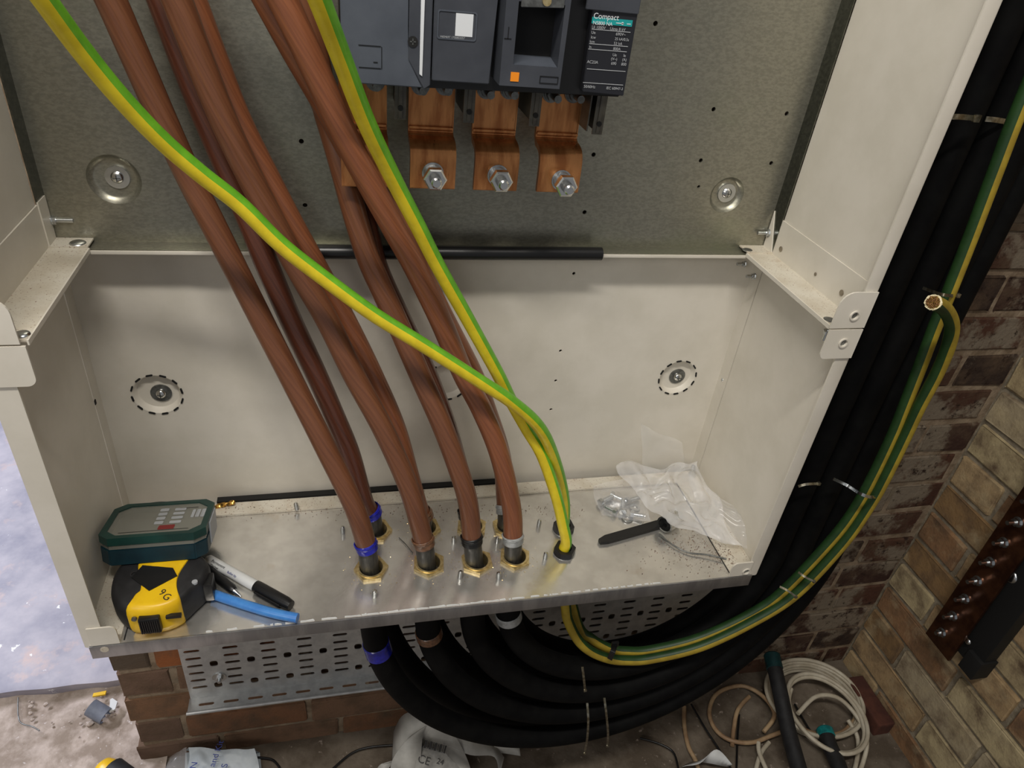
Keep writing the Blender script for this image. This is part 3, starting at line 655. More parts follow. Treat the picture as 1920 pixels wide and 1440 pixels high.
tie('cable_tie', pcz([(1092, 1251, -.198), (1095, 1275, -.200), (1097, 1294, -.196)]), .0035, SS, 'pale steel tie left of the black earth cable tie under the gland plate', group=G)
tie('cable_tie', pcz([(1101, 1318, -.19), (1103, 1350, -.205), (1101, 1385, -.205), (1096, 1412, -.18)]), .0035, SS, 'steel cable tie around the lowest black cable, left one of two', group=G)
tie('cable_tie', pcz([(1133, 1308, -.19), (1137, 1340, -.203), (1140, 1375, -.203), (1139, 1398, -.18)]), .0035, SS, 'steel cable tie around the lowest black cable, right one of two', group=G)
tie('cable_tie', pcz([(1143, 1236, -.192), (1149, 1222, -.194), (1153, 1208, -.18)]), .008, BLK, 'black plastic cable tie holding both earth cables together under the gland plate', group=None)

# ================================================================ CIRCUIT BREAKER
YF = -.15
br = thing('circuit_breaker', 'dark grey four pole moulded circuit breaker with copper terminals on the galvanised plate', 'circuit breaker')
def xz(u, v, y=YF): q = Y(u, v, y); return (q.x, q.z)
xl = .306; zt = .92
def poly(name, px, y, dep, m, parent=br, bev=.0008):
    pts = [xz(u, v, y) if v is not None else u for u, v in px]
    return plate(name, pts, 1, y + dep, y, m, parent, bev)
rb = xz(1172, 188); lb = xz(793, 168)
plate('case', [(xl, xz(680, 160)[1]), (xz(793, 170)[0], xz(793, 170)[1]), (rb[0] - .001, rb[1]), (rb[0] + .0005, zt), (xl - .004, zt)], 1, -.0125, YF + .012, BLK, br, .001)
c1 = xz(793, 165); c2 = xz(764, 112); c3 = xz(765, 50)
plate('left_cover', [(xl, xz(680, 157)[1]), c1, c2, (c3[0], c3[1]), (c3[0], zt), (xl, zt)], 1, YF + .012, YF, DGREY, br, .0008)
a = xz(693, 86); b = xz(715, 129); 
bm = bmesh.new()
for lo, hi in (((xz(672, 87)[0], b[1]), (xz(714, 87)[0], b[1] + .0005)), ((xz(672, 87)[0], a[1]), (xz(714, 87)[0], a[1] + .0005)), ((b[0], b[1]), (b[0] + .0005, a[1])), ((xz(700, 115)[0], xz(700, 117)[1]), (xz(708, 115)[0], xz(700, 117)[1] + .0006))):
    bx(bm, (lo[0], YF - .0006, lo[1]), (hi[0], YF + .0005, hi[1]))
obj('moulded_outline', bm, BLK, br)
# screw strip and its pale marker
plate('centre_strip', [(c3[0] + .0006, c3[1]), (c2[0] + .0006, c2[1]), (c1[0] + .0007, c1[1] - .001), (xz(806, 160)[0], xz(806, 160)[1]), (xz(812, 0)[0], zt), (c3[0] + .0006, zt)], 1, YF + .012, YF - .001, DGREY2, br, .0006)
plate('pale_marker_strip', [xz(786, 138), xz(791, 142), xz(796, 0), (xz(796, 0)[0] + .001, zt), (xz(789, 0)[0] + .001, zt), xz(789, 0)], 1, YF - .001, YF - .0022, WHITEP, br)
q = Y(774, 78, YF - .0012); bm = bmesh.new(); cyl(bm, q, q + Vector((0, -.0006, 0)), .0042, 20); sh = obj('screw_recess', bm, BLKM, br)
bm = bmesh.new(); bx(bm, q + Vector((-.0024, -.0010, -.0005)), q + Vector((.0024, -.0006, .0005))); bx(bm, q + Vector((-.0005, -.0010, -.0024)), q + Vector((.0005, -.0006, .0024))); obj('cross_slot', bm, ZINCD, sh)
# middle panel
plate('middle_panel', [xz(809, 150), xz(916, 157), (xz(932, 0)[0], xz(932, 0)[1]), (xz(932, 0)[0] + .001, zt), (xz(813, 0)[0], zt)], 1, YF + .012, YF - .003, DGREY2, br, .0008)
def rrect(x0, x1, z0, z1, r, n=4):
    pts = []
    for cx, cz, a0 in ((x1 - r, z1 - r, 0), (x0 + r, z1 - r, 90), (x0 + r, z0 + r, 180), (x1 - r, z0 + r, 270)):
        pts += [(cx + r * math.cos(math.radians(a0 + 90 * t / n)), cz + r * math.sin(math.radians(a0 + 90 * t / n))) for t in range(n + 1)]
    return pts
yp = YF - .003
A = xz(821, 17, yp); Bq = xz(892, 78, yp)
perfplate('raised_frame', rrect(A[0], Bq[0], Bq[1], A[1], .002), [rrect(A[0] + .001, Bq[0] - .001, Bq[1] + .001, A[1] - .001, .0015)], 1, yp - .0007, yp, DGREY, br)
q0 = xz(853, 67, yp); q1 = xz(888, 27, yp)
plate('blank_sticker', [(q0[0], q0[1]), (q1[0], q0[1]), (q1[0], q1[1]), (q0[0], q1[1])], 1, yp - .0004, yp, WHITEP, br)
text('serial_text', 'H604697 1700803057', .0023, GREYP, br, (xz(825, 71, yp)[0], yp - .0004, xz(825, 70, yp)[1]), (1, 0, 0), (0, 0, 1))
# toggle housing
yt = YF - .022
o0 = xz(936, 160, yt); o1 = xz(1075, 0, yt); w0 = xz(962, 121, yt); w1 = xz(1060, 10, yt)
oz = [(o0[0], o0[1]), (o1[0] - .002, o0[1]), (o1[0], zt), (o0[0], zt)]
wn = [(w0[0], w0[1]), (w1[0], w0[1]), (w1[0], w1[1]), (w0[0], w1[1])]
perfplate('toggle_housing', oz, [wn], 1, yt, YF + .012, DGREY2, br)
bm = bmesh.new(); bx(bm, (w0[0], YF + .004, w0[1]), (w1[0], YF + .008, w1[1])); obj('toggle_recess', bm, BLKM, br)
plate('recess_sill', [(yt + .001, w0[1]), (YF + .004, w0[1]), (YF + .004, w0[1] + .004)], 0, w0[0], w1[0], DGREY, br)
plate('toggle_plate', [(w0[0] + .002, w1[1] - .004), (w1[0] - .001, w1[1] - .002), (w1[0] - .001, w1[1] + .02), (w0[0] + .002, w1[1] + .02)], 1, yt - .001, yt + .002, ZINCD, br, .0004)
q = Y(1025, 2, yt - .001); bm = bmesh.new(); cyl(bm, q, q + Vector((0, -.002, 0)), .0036, 18); obj('plate_screw', bm, BRASS, br, 30)
q = Y(965, 144, yt); box('orange_indicator', (q.x - .0036, yt - .0006, q.z - .0036), (q.x + .0036, yt + .001, q.z + .0036), ORANGE, br)
q = Y(1029, 150, yt); perfplate('small_window', [(q.x - .0082, q.z - .003), (q.x + .0082, q.z - .003), (q.x + .0082, q.z + .003), (q.x - .0082, q.z + .003)], [[(q.x - .0076, q.z - .0024), (q.x + .0076, q.z - .0024), (q.x + .0076, q.z + .0024), (q.x - .0076, q.z + .0024)]], 1, yt - .0006, yt, BLK, br)
bm = bmesh.new(); q = Y(952, 73, yt); bx(bm, (q.x - .003, yt - .0005, q.z), (q.x + .003, yt, q.z + .0006)); bx(bm, (q.x - .0003, yt - .0005, q.z), (q.x + .0003, yt, q.z + .009)); obj('moulded_mark', bm, BLK, br)
# right label panel
yr = YF + .002
plate('label_panel', [xz(1092, 172, yr), xz(1169, 180, yr), (xz(1203, 0, yr)[0] - .002, zt), (xz(1103, 0, yr)[0], zt)], 1, YF + .012, yr, LABELB, br, .0006)
plate('right_cover', [xz(1097, 17, yr), xz(1196, 27, yr), (xz(1203, 0, yr)[0] - .002, zt), (xz(1100, 0, yr)[0], zt)], 1, yr, yr - .002, DGREY2, br, .0006)
yl = yr - .0002
def L_(u0, v0, u1, v1, th=.0005):
    a, b = Y(u0, v0, yl), Y(u1, v1, yl); z = (a.z + b.z) / 2; bx(bm, (a.x, yl - .0003, z - th / 2), (b.x, yl, z + th / 2))
bm = bmesh.new()
for l in ((1111, 18, 1194, 26), (1109, 55, 1182, 60), (1105, 81, 1177, 88), (1103, 92, 1175, 97), (1093, 154, 1168, 160), (1100, 131, 1173, 132)): L_(*l)
obj('label_rules', bm, GREYP, br)
a, b = Y(1110, 36, yl), Y(1185, 46, yl); z = (a.z + b.z) / 2
box('teal_stripe', (a.x, yl - .0003, z - .0024), (b.x, yl, z + .0026), TEAL, br)
def T(s, u, v, sz, m=GREYP, al='LEFT'):
    q = Y(u, v, yl); text('label_text', s, sz, m, br, (q.x, yl - .0004, q.z), (1, 0, 0), (0, 0, 1), al)
T('Compact', 1112, 34, .0062, WHITEP); T('NS800 NA', 1111, 45.5, .0040, WHITEP)
T('Ui 1000V', 1109, 53, .0033); T('Uimp 8 kV', 1143, 56, .0033)
T('Ue', 1108, 63, .0033); T('690V~', 1154, 66, .0034); T('Icw', 1107, 72, .0033); T('25 kA/0.5s', 1152, 75, .0031)
T('Icm', 1105, 80, .0032); T('52 kA', 1150, 83.5, .0033); T('In', 1104, 90, .0030); T('800A', 1149, 93.5, .0032)
T('Ue', 1148, 105, .0033); T('Ie', 1168, 106.5, .0033); T('(V~)', 1145, 112.5, .0032); T('(A)', 1166, 114, .0032)
T('AC23A', 1100, 118, .0034); T('690', 1145, 121, .0033); T('800', 1164, 122.5, .0033); T('50/60Hz', 1094, 164, .0032); T('IEC 60947-3', 1136, 167, .0032)
bm = bmesh.new(); q = Y(1167, 44, yl); cyl(bm, q, q + Vector((0, -.0006, 0)), .0011, 12); bx(bm, q + Vector((-.006, -.0006, -.0003)), q + Vector((.001, 0, .0003))); bx(bm, q + Vector((.004, -.0006, -.0003)), q + Vector((.0075, 0, .0003))); obj('switch_symbol', bm, WHITEP, br)
# terminals
BX = [.3258, .3925, .4575, .5250]; yu = -.060
prof = [(yu, .62), (yu, .5345), (yu - .004, .5310), (yu - .012, .5305), (yu - .019, .5290), (yu - .0245, .5260), (yu - .028, .5215), (yu - .0298, .516), (yu - .030, .508), (yu - .030, .4845)]
for i, x in enumerate(BX):
    hw = .0228; bm = bmesh.new(); fr = []; n = len(prof); th = .0062; bk = []
    for j, (y, z) in enumerate(prof):
        p0 = prof[max(j - 1, 0)]; p1 = prof[min(j + 1, n - 1)]; dy, dz = p1[0] - p0[0], p1[1] - p0[1]; l = math.hypot(dy, dz); ny, nz = -dz / l, dy / l
        bk.append((y + ny * th, z + nz * th))
    pts = prof + bk[::-1]
    prism(bm, pts, 0, x - hw, x + hw); 
    bmesh.ops.bevel(bm, geom=[e for e in bm.edges if e.calc_length() > .03], offset=.0012, segments=2, affect='EDGES')
    tb = obj('terminal_bar', bm, COPPER, br, 35)
    tb['label'] = 'copper terminal bar'
    box('bar_groove', (x - hw + .0004, yu - .0042, .5360), (x + hw - .0004, yu + .001, .5392), COPPER, tb, .0012)
    # terminal bolts below the case
    for s in (-1, 1):
        q = Vector((x + s * .0118, yu - .0005, .578 + .0005 * s)); bm = bmesh.new()
        ring(bm, q, (0, -1, 0), .0092, .003, .0022, 24); ring(bm, q + Vector((0, -.0022, 0)), (0, -1, 0), .0078, .003, .002, 24); cyl(bm, q + Vector((0, -.004, 0)), q + Vector((0, -.011, 0)), .0066, 6); cyl(bm, q + Vector((0, -.011, 0)), q + Vector((0, -.028, 0)), .0038, 16)
        obj('terminal_bolt', bm, ZINCD, tb, 30)
    if i:
        q = Vector((x + (-.0005 if i == 1 else .001 if i == 2 else .002), yu - .0302, .5015 if i < 3 else .4985)); bm = bmesh.new()
        ring(bm, q, (0, -1, 0), .0108, .004, .0022, 28); ring(bm, q + Vector((0, -.0022, 0)), (0, -1, 0), .0098, .004, .0020, 28)
        obj('washer', bm, ZINC, tb, 30)
        bm = bmesh.new(); dd = Vector((0, -1, 0)); q2 = q + dd * .0042; cyl(bm, q2, q2 + dd * .012, .0078, 20); q2 = q2 + dd * .010
        cyl(bm, q2, q2 + dd * .0015, .0104, 6, .0116); cyl(bm, q2 + dd * .0015, q2 + dd * .0085, .0116, 6); cyl(bm, q2 + dd * .0085, q2 + dd * .0098, .0116, 6, .0100)
        obj('hex_nut', bm, STEEL, tb, 25)
        bm = bmesh.new(); cyl(bm, q2 + dd * .009, q2 + dd * .019, .0053, 18); 
        for k in range(6): cyl(bm, q2 + dd * (.0105 + .0014 * k), q2 + dd * (.0111 + .0014 * k), .0057, 18)
        cyl(bm, q2 + dd * .019, q2 + dd * .0205, .0053, 18, .0038); obj('threaded_stud', bm, STEEL, tb, 35)
for i, x in enumerate([.3592, .4250, .4912, .5585]):
    z1 = .553 if i < 3 else .548
    bm = bmesh.new(); bx(bm, (x - .0008, -.088, z1), (x + .0008, -.0125, .60)); bt = obj('phase_barrier', bm, BARRIER, br)
    bm = bmesh.new(); bx(bm, (x - .0055, -.0895, z1 - .002), (x + .0055, -.088, .60), .0003); bx(bm, (x - .0018, -.0912, z1), (x + .0018, -.0895, .60), .0003); obj('barrier_rail', bm, BARRIER, bt, 30)
    bm = bmesh.new(); cyl(bm, (x, -.0906, z1 + .009), (x, -.0922, z1 + .009), .0026, 14); obj('rail_hole', bm, BLKM, bt)
bm = bmesh.new(); prism(bm, [(-.086, .548), (-.030, .548), (-.0125, .556), (-.0125, .60), (-.086, .60)], 0, .5478, .5492); obj('end_barrier', bm, BARRIER, br)

# ================================================================ CABLE TRAY under the enclosure
ty = .026
trt = thing('cable_tray', 'galvanised perforated cable tray fixed flat on the brick wall below the enclosure', 'cable tray')
TZ0, TZ1 = Y(359, 1311, ty).z, -.17
TX0 = Y(352, 1290, ty).x
holes = []
s0 = Y(357, 1222, ty); s5 = Y(372.7, 1289, ty); dz = (s0.z - s5.z) / 5
sx = s0.x + .0015; px_ = (Y(636, 1187, ty).x - Y(364, 1249, ty).x) / 4 
for i in range(18):
    x = sx + px_ * i
    for k in range(-4, 6): holes.append(slot(x, s0.z - dz * k, .0255, .0068))
    for zc in (Y(399, 1244.5, ty).z, Y(407, 1284, ty).z, Y(399, 1244.5, ty).z + .075): holes.append(rrect(x + px_ / 2 - .0065, x + px_ / 2 + .0065, zc - .0075, zc + .0075, .0045, 3))
holes = [h for h in holes if max(p[0] for p in h) < 1.06 and max(p[1] for p in h) < TZ1 - .003]
perfplate('tray_bed', [(TX0, TZ0), (1.08, TZ0), (1.08, TZ1), (TX0, TZ1)], holes, 1, ty, ty + .0015, GALV2, trt)
bm = bmesh.new(); hs = [slot(TX0 + .028 + .0415 * i, ty - .013, .026, .0055) for i in range(24)]
perf(bm, [(TX0 - .002, ty - .026), (1.08, ty - .026), (1.08, ty + .0015), (TX0 - .002, ty + .0015)], hs, 2, TZ0 - .0015, TZ0); obj('tray_flange', bm, GALV2, trt)
tube('rolled_edge', [(TX0 - .003, ty - .027, TZ0 - .001), (.5, ty - .027, TZ0 - .001), (1.08, ty - .027, TZ0 - .001)], .0032, GALV2, trt, 12, 3)
q = Y(411, 1269, ty); bm = bmesh.new(); ring(bm, q, (0, -1, 0), .0118, .004, .0015); obj('washer', bm, ZINC, trt, 30)
bm = bmesh.new(); cyl(bm, q + Vector((.001, -.0015, -.001)), q + Vector((.001, -.006, -.001)), .006, 6); cyl(bm, q + Vector((.001, -.006, -.001)), q + Vector((.001, -.011, -.001)), .003, 12); obj('bolt', bm, ZINC, trt, 30)
# strut piece on the wall, right edge
a = Y(1868, 372, .02); st = thing('strut_channel', 'short grey steel strut with a round fixing on the whitewashed wall at the right edge', 'strut')
box('channel', (a.x - .02, .012, a.z - .020), (a.x + .22, WY + .004, a.z + .020), mat('weathered_steel', (96, 88, 76), (70, 62, 54), 60, .6, metal=.4), st, .001)
bm = bmesh.new(); q = Y(1893, 367, .011); ring(bm, q, (0, -1, 0), .011, .0045, .004, 20, True); obj('nut', bm, ZINCD, st, 30)

# ================================================================ EARTH BAR on the right wall
xw = 1.45
eb = thing('earth_bar', 'dark copper earth bar with steel bolts on the right-hand brick wall', 'earth bar')
def W(u, v, x): return P(u, v, 0, x)
xb = xw - .048
p0 = W(1740, 1180, xb); p1 = W(1790, 1222, xb); 
d_up = Vector((0, 0, 1)); yA, yB = p0.y, p1.y
zb0 = min(p0.z, p1.z)
bmz = W(1748, 1190, xb).z - .012
box('copper_bar', (xb, p0.y, bmz), (xb + .0065, p1.y, 1.0), COPPERD, eb, .0006)
bolts = [(1750, 1183), (1765, 1153), (1782, 1117), (1806, 1082), (1831, 1050), (1857, 1015), (1883, 973), (1915, 933)]
bxs = [W(u + 8, v - 2, xb - .006) for u, v in bolts]
for i in range(14):
    zc = bxs[0].z + (bxs[7].z - bxs[0].z) / 7 * i; yc = (p0.y + p1.y) / 2 + .006
    if zc > .95: break
    q = Vector((xb, yc, zc)); dd = Vector((-1, 0, 0)); bm = bmesh.new()
    ring(bm, q, dd, .0095, .003, .002, 22); cyl(bm, q + dd * .002, q + dd * .009, .0075, 6); cyl(bm, q + dd * .009, q + dd * (.024 if i else .016), .0038, 14)
    obj('bolt', bm, ZINC, eb, 30)
yi0 = W(1800, 1195, xw - .03).y; 
ib = box('insulating_base', (xw - .030, W(1790, 1215, xw - .03).y - .055, bmz + .018), (xw - .002, W(1790, 1215, xw - .03).y + .002, 1.0), BLKM, eb, .002)
box('mounting_foot', (xw - .038, p1.y - .045, bmz + .004), (xw - .0, p1.y - .012, bmz + .05), BLKM, eb, .001)
for (u, v, r) in ((1895, 1081, .012), (1815, 1203, .006)):
    q = W(u, v, xw - .030 if r > .01 else xw - .038); bm = bmesh.new(); dome(bm, q, (-1, 0, 0), r, .003); obj('fixing_screw', bm, ZINC, eb, 40)

# ================================================================ THINGS ON THE GLAND PLATE
# bit case, tilted on the tape measure
cs = thing('drill_bit_case', 'dark green drill bit case with clear lid, propped on the yellow tape measure', 'tool case')
fbl = Z(186, 1064, .047); fbr = Z(378, 1048, .047)
ux = (fbr - fbl).normalized(); wdt = (fbr - fbl).length
bpt = Vector((fbl.x + .004, -.036, .012)); uy = (bpt - fbl); dep = .088; uy = (uy - ux * uy.dot(ux)).normalized(); uz = ux.cross(uy)
if uz.z < 0: uz = -uz
def cp(a, b, c): return fbl + ux * a + uy * b + uz * c
def cprism(bm, pts, c0, c1, mi=0):
    A = [bm.verts.new(cp(a, b, c0)) for a, b in pts]; Bv = [bm.verts.new(cp(a, b, c1)) for a, b in pts]; n = len(pts)
    for i in range(n): bm.faces.new((A[i], A[(i + 1) % n], Bv[(i + 1) % n], Bv[i]))
    bm.faces.new(A[::-1]); bm.faces.new(Bv)
def oct_(x0, x1, y0, y1, c): return [(x0 + c, y0), (x1 - c, y0), (x1, y0 + c), (x1, y1 - c), (x1 - c, y1), (x0 + c, y1), (x0, y1 - c), (x0, y0 + c)]
CW, CD_ = wdt + .006, dep
bm = bmesh.new(); cprism(bm, oct_(0, CW, 0, CD_, .012), 0, .021); bmesh.ops.bevel(bm, geom=bm.edges[:], offset=.0012, segments=2, affect='EDGES'); obj('base', bm, CASEB, cs, 40)
bm = bmesh.new(); cprism(bm, oct_(.001, CW - .001, .001, CD_ - .001, .012), .021, .0262); obj('seam_band', bm, CLEAR, cs)
bm = bmesh.new()
o_ = oct_(0, CW, 0, CD_, .012); i_ = oct_(.007, CW - .007, .007, CD_ - .008, .012)
for c0, c1 in ((.0262, .036),):
    Ao = [bm.verts.new(cp(a, b, c0)) for a, b in o_]; Bo = [bm.verts.new(cp(a, b, c1)) for a, b in o_]; Ai = [bm.verts.new(cp(a, b, c0)) for a, b in i_]; Bi = [bm.verts.new(cp(a, b, c1)) for a, b in i_]
    for i in range(8):
        j = (i + 1) % 8
        for q in ((Ao[i], Ao[j], Bo[j], Bo[i]), (Ai[j], Ai[i], Bi[i], Bi[j]), (Bo[i], Bo[j], Bi[j], Bi[i]), (Ao[j], Ao[i], Ai[i], Ai[j])): bm.faces.new(q)
obj('lid_frame', bm, CASEG, cs)
bm = bmesh.new(); cprism(bm, oct_(.007, CW - .007, .007, CD_ - .008, .012), .0335, .0348); obj('clear_lid', bm, CLEAR, cs)
bm = bmesh.new(); cprism(bm, oct_(.010, CW - .010, .010, CD_ - .012, .012), .0262, .0285); obj('insert_tray', bm, mat('grey_insert', (96, 94, 84), (74, 74, 66), 60, .5), cs)
rr = random.Random(5)
for a0, n_, w_, hh in ((.055, 4, .010, .007), (.072, 4, .013, .006), (.094, 6, .0035, .020), (.094, 0, 0, 0)):
    for k in range(n_):
        bm = bmesh.new()
        if w_ > .005: cprism(bm, oct_(a0, a0 + w_, .030 + .011 * k, .030 + .011 * k + hh, .001), .0348, .0352)
        else: cprism(bm, oct_(a0 + (k % 2) * .002 + .006 * (k // 1) * .5, a0 + w_ + .006 * k * .5, .042, .042 + hh, .0008), .0348, .0353)
        obj('printed_panel', bm, GREYP, cs)
bm = bmesh.new(); cprism(bm, oct_(.062, .080, .016, .026, .001), .0348, .0352); obj('red_print_block', bm, RED, cs)
bm = bmesh.new(); cprism(bm, oct_(.02, CW - .02, .014, .0146, .0001), .0348, .0352); cprism(bm, oct_(CW - .04, CW - .018, CD_ - .02, CD_ - .0192, .0001), .0348, .0352); obj('lid_line', bm, BLK, cs)
bm = bmesh.new(); cprism(bm, oct_(CW - .0005, CW + .0015, .030, .070, .0005), .004, .032); lt_ = obj('latch', bm, GREYP, cs)
tube('handle', [cp(.006, CD_ + .002, .024), cp(.02, CD_ + .010, .026), cp(.045, CD_ + .012, .028), cp(.065, CD_ + .003, .030)], .0026, BLK, cs, 10, 6)
# drill bit behind it
db = thing('drill_bit', 'gold coloured twist drill bit sticking out behind the green case', 'drill bit')
a, b = Y(400, 951, -.020), Y(441, 941, -.018); ax = (b - a); L = ax.length; ax.normalize(); x_, y_ = frame(ax); 
bm = bmesh.new(); prev = None; N_ = 46
for i in range(N_ + 1):
    s = i / N_; r = .0034 if s < .97 else .0034 * (1 - s) / .03 + .0004; ring_ = []
    for k in range(12):
        t = 2 * PI * k / 12; rr_ = r * (1 - .38 * (abs(math.cos(t)) > .7)); tt = t + s * 9
        ring_.append(bm.verts.new(a - ax * .02 + ax * ((L + .02) * s) + (x_ * math.cos(tt) + y_ * math.sin(tt)) * rr_))
    if prev:
        for k in range(12): bm.faces.new((prev[k], prev[(k + 1) % 12], ring_[(k + 1) % 12], ring_[k]))
    prev = ring_
obj('flutes', bm, mat('gold_titanium', (206, 160, 84), None, 40, .3, metal=1), db, 50)

# tape measure lying on its side
tm_ = thing('tape_measure', 'yellow and black tape measure lying in the left corner of the gland plate', 'tape measure')
TH = .045
def tz(u, v): q = Z(u, v, TH); return (q.x, q.y)
def fz(u, v): q = Z(u, v, .002); return (q.x, q.y)
cxm, cym = .083, -.165
base_out = [(.0290, -.170), (.0315, -.188), (.041, -.205), (.056, -.2165), (.074, -.2205), (.090, -.2200), (.103, -.2150), (.113, -.206), (.120, -.196), (.129, -.184), (.1335, -.172), (.133, -.158), (.126, -.146), (.112, -.138), (.096, -.126), (.076, -.122), (.054, -.126), (.038, -.138), (.0305, -.152)]
def smooth_loop(pts, sub=4):
    n = len(pts); out = []
    V = [Vector((p[0], p[1], 0)) for p in pts]
    for i in range(n):
        p0, p1, p2, p3 = V[i - 1], V[i], V[(i + 1) % n], V[(i + 2) % n]
        for k in range(sub):
            t = k / sub; q = .5 * ((2 * p1) + (-p0 + p2) * t + (2 * p0 - 5 * p1 + 4 * p2 - p3) * t * t + (-p0 + 3 * p1 - 3 * p2 + p3) * t ** 3); out.append((q.x, q.y))
    return out
bo = smooth_loop(base_out)
def loft(bm, loops):
    R_ = [[bm.verts.new(p) for p in l] for l in loops]; n = len(R_[0])
    for A, Bv in zip(R_, R_[1:]):
        for i in range(n): bm.faces.new((A[i], A[(i + 1) % n], Bv[(i + 1) % n], Bv[i]))
    bm.faces.new(R_[0][::-1]); bm.faces.new(R_[-1])
def inset(loop, s, c): return [(c[0] + (x - c[0]) * s, c[1] + (y - c[1]) * s) for x, y in loop]
cc = (.088, -.172)
bm = bmesh.new(); loft(bm, [[(x, y, z) for x, y in inset(bo, s, cc)] for s, z in ((.93, .0025), (.98, .006), (1, .014), (1, TH - .012), (.975, TH - .005), (.92, TH - .001), (.86, TH))]); obj('rubber_case', bm, RUB, tm_, 60)
# yellow shell: the middle of the same outline, wrapping from the top over the front
def clipx(x, y):                    # curved side borders of the yellow area
    l = .0570 + .006 * math.sin((y + .215) / .09 * PI * 2) * .9 - (.004 if y < -.2 else 0); r = .1100 - .007 * math.sin((y + .21) / .09 * PI * 1.6)
    return l, r
sh_ = [(x, y) for x, y in inset(bo, 1.018, cc)]
cl = []
for x, y in sh_:
    l, r = clipx(x, y); cl.append((min(max(x, l), r), y))
bm = bmesh.new(); loft(bm, [[(x, y, z) for x, y in inset(cl, s, cc)] for s, z in ((.93, .0022), (.985, .005), (1, .012), (1, TH - .012), (.98, TH - .005), (.93, TH - .0005), (.875, TH + .0012), (.80, TH + .0014))]); obj('yellow_shell', bm, TAPEY, tm_, 50)
zt_ = TH + .0016
dm = [tz(247, 1085), tz(280, 1110), tz(333, 1082), tz(325, 1067), tz(268, 1062)]
plate('logo_plate', dm, 2, zt_ + .0006, zt_ - .0004, BLK, tm_)
def tt(s, u, v, sz, ang=0):
    q = Z(u, v, zt_); c, s_ = math.cos(ang), math.sin(ang); text('handwritten_mark', s, sz, DPRINT, tm_, q + Vector((0, 0, .0001)), (c, s_, 0), (-s_, c, 0))
tt('G', 240, 1080, .012, -.4); tt('6', 314, 1107, .012, 2.6); tt('G', 302, 1122, .012, -.5)
q = Vector((.0788, -.2205 - .0035, .020)); yfr = min(p[1] for p in cl) - .0004
box('lock_slot', (.094, yfr - .0006, .028), (.110, yfr + .004, .032), BLK, tm_)
bm = bmesh.new(); bx(bm, (.0665, yfr - .0055, .012), (.0885, yfr + .003, .036), .0022)
for k in range(9): bx(bm, (.068 + .0022 * k, yfr - .0066, .014), (.0690 + .0022 * k, yfr - .0050, .034))
obj('lock_slider', bm, BLK, tm_, 40)
for x, y, z in ((.062, -.2165, .033),):
    bm = bmesh.new(); cyl(bm, (x, y - .004, z), (x, y - .0065, z), .0028, 14); obj('case_screw', bm, ZINCD, tm_)
q = Z(365, 1091, TH); bm = bmesh.new(); cyl(bm, (q.x, q.y, TH - .002), (q.x, q.y, TH + .0006), .0032, 14); obj('case_screw', bm, GREYP, tm_)
box('nose', (.128, -.186, .008), (.1385, -.166, .036), BLK, tm_, .002)

# markers and pen
def rod(bm, a, b, r0, r1, seg=20): cyl(bm, a, b, r0, seg, r1)
mk = thing('marker_pen', 'white permanent marker with a black cap lying on the plate', 'marker')
a, b, c = Z(388, 1048, .0075), Z(482, 1100, .0075), Z(543, 1138, .0075); ax = (b - a).normalized()
bm = bmesh.new(); lathe(bm, a, ax, [(.0045, 0), (.0066, .003), (.0068, (b - a).length * .97), (.0060, (b - a).length)], 24); obj('barrel', bm, WPL, mk, 35)
bm = bmesh.new(); l2 = (c - b).length; lathe(bm, b, ax, [(.0072, -.002), (.0075, .002), (.0073, l2 * .85), (.0060, l2), (0, l2 + .0005)], 24)
obj('cap', bm, BLK, mk, 35)
x_, y_ = frame(ax); dn = Vector((0, -1, .1)); dn = (dn - ax * dn.dot(ax)).normalized()
bm = bmesh.new(); s1 = b + dn * .0085; cyl(bm, s1 + ax * .004, s1 + ax * (l2 * .8), .0016, 8); obj('pocket_clip', bm, BLK, mk, 35)
up = (CAM - a).normalized(); up = (up - ax * up.dot(ax)).normalized(); sd = up.cross(ax)
def barreltext(s, off, sz, lat, name='barrel_text', m=DPRINT):
    def fn(cv):
        ang = (cv.y + lat) / .0069; return a + ax * (off + cv.x) + (up * math.cos(ang) + sd * math.sin(ang)) * (.0070 + cv.z)
    text(name, s, sz, m, mk, a, ax, up, fn=fn)
sd = -sd if sd.dot(Vector((0, -1, 0))) > 0 else sd
barreltext('Permanent', .012, .0050, -.0005); barreltext('Marker', .013, .0044, -.0052); barreltext('Bullet tip', .040, .0040, -.0028, m=NAVY)
pn = thing('black_pen', 'short black pen with a clear tip beside the white marker', 'pen')
a, b, c = Z(384, 1062, .006), Z(440, 1108, .006), Z(452, 1119, .004); ax = (b - a).normalized()
bm = bmesh.new(); lathe(bm, a - ax * .02, ax, [(.0045, 0), (.0056, .002), (.0056, (b - a).length + .014), (.0046, (b - a).length + .018), (.0036, (b - a).length + .02)], 20); obj('barrel', bm, BLK, pn, 35)
bm = bmesh.new(); cyl(bm, b - ax * .0005, c, .0032, 14, .0012); obj('tip', bm, ZINC, pn, 35)
bt_ = tube('blue_rod', [Z(397, 1113, .0078), Z(450, 1131, .0078), Z(510, 1149, .0078), Z(558, 1159, .0078)], 0.0058, BLUE, None, 20, 6)
tag(bt_, 'bright blue plastic rod lying from the tape measure to the front fold of the plate', 'rod')

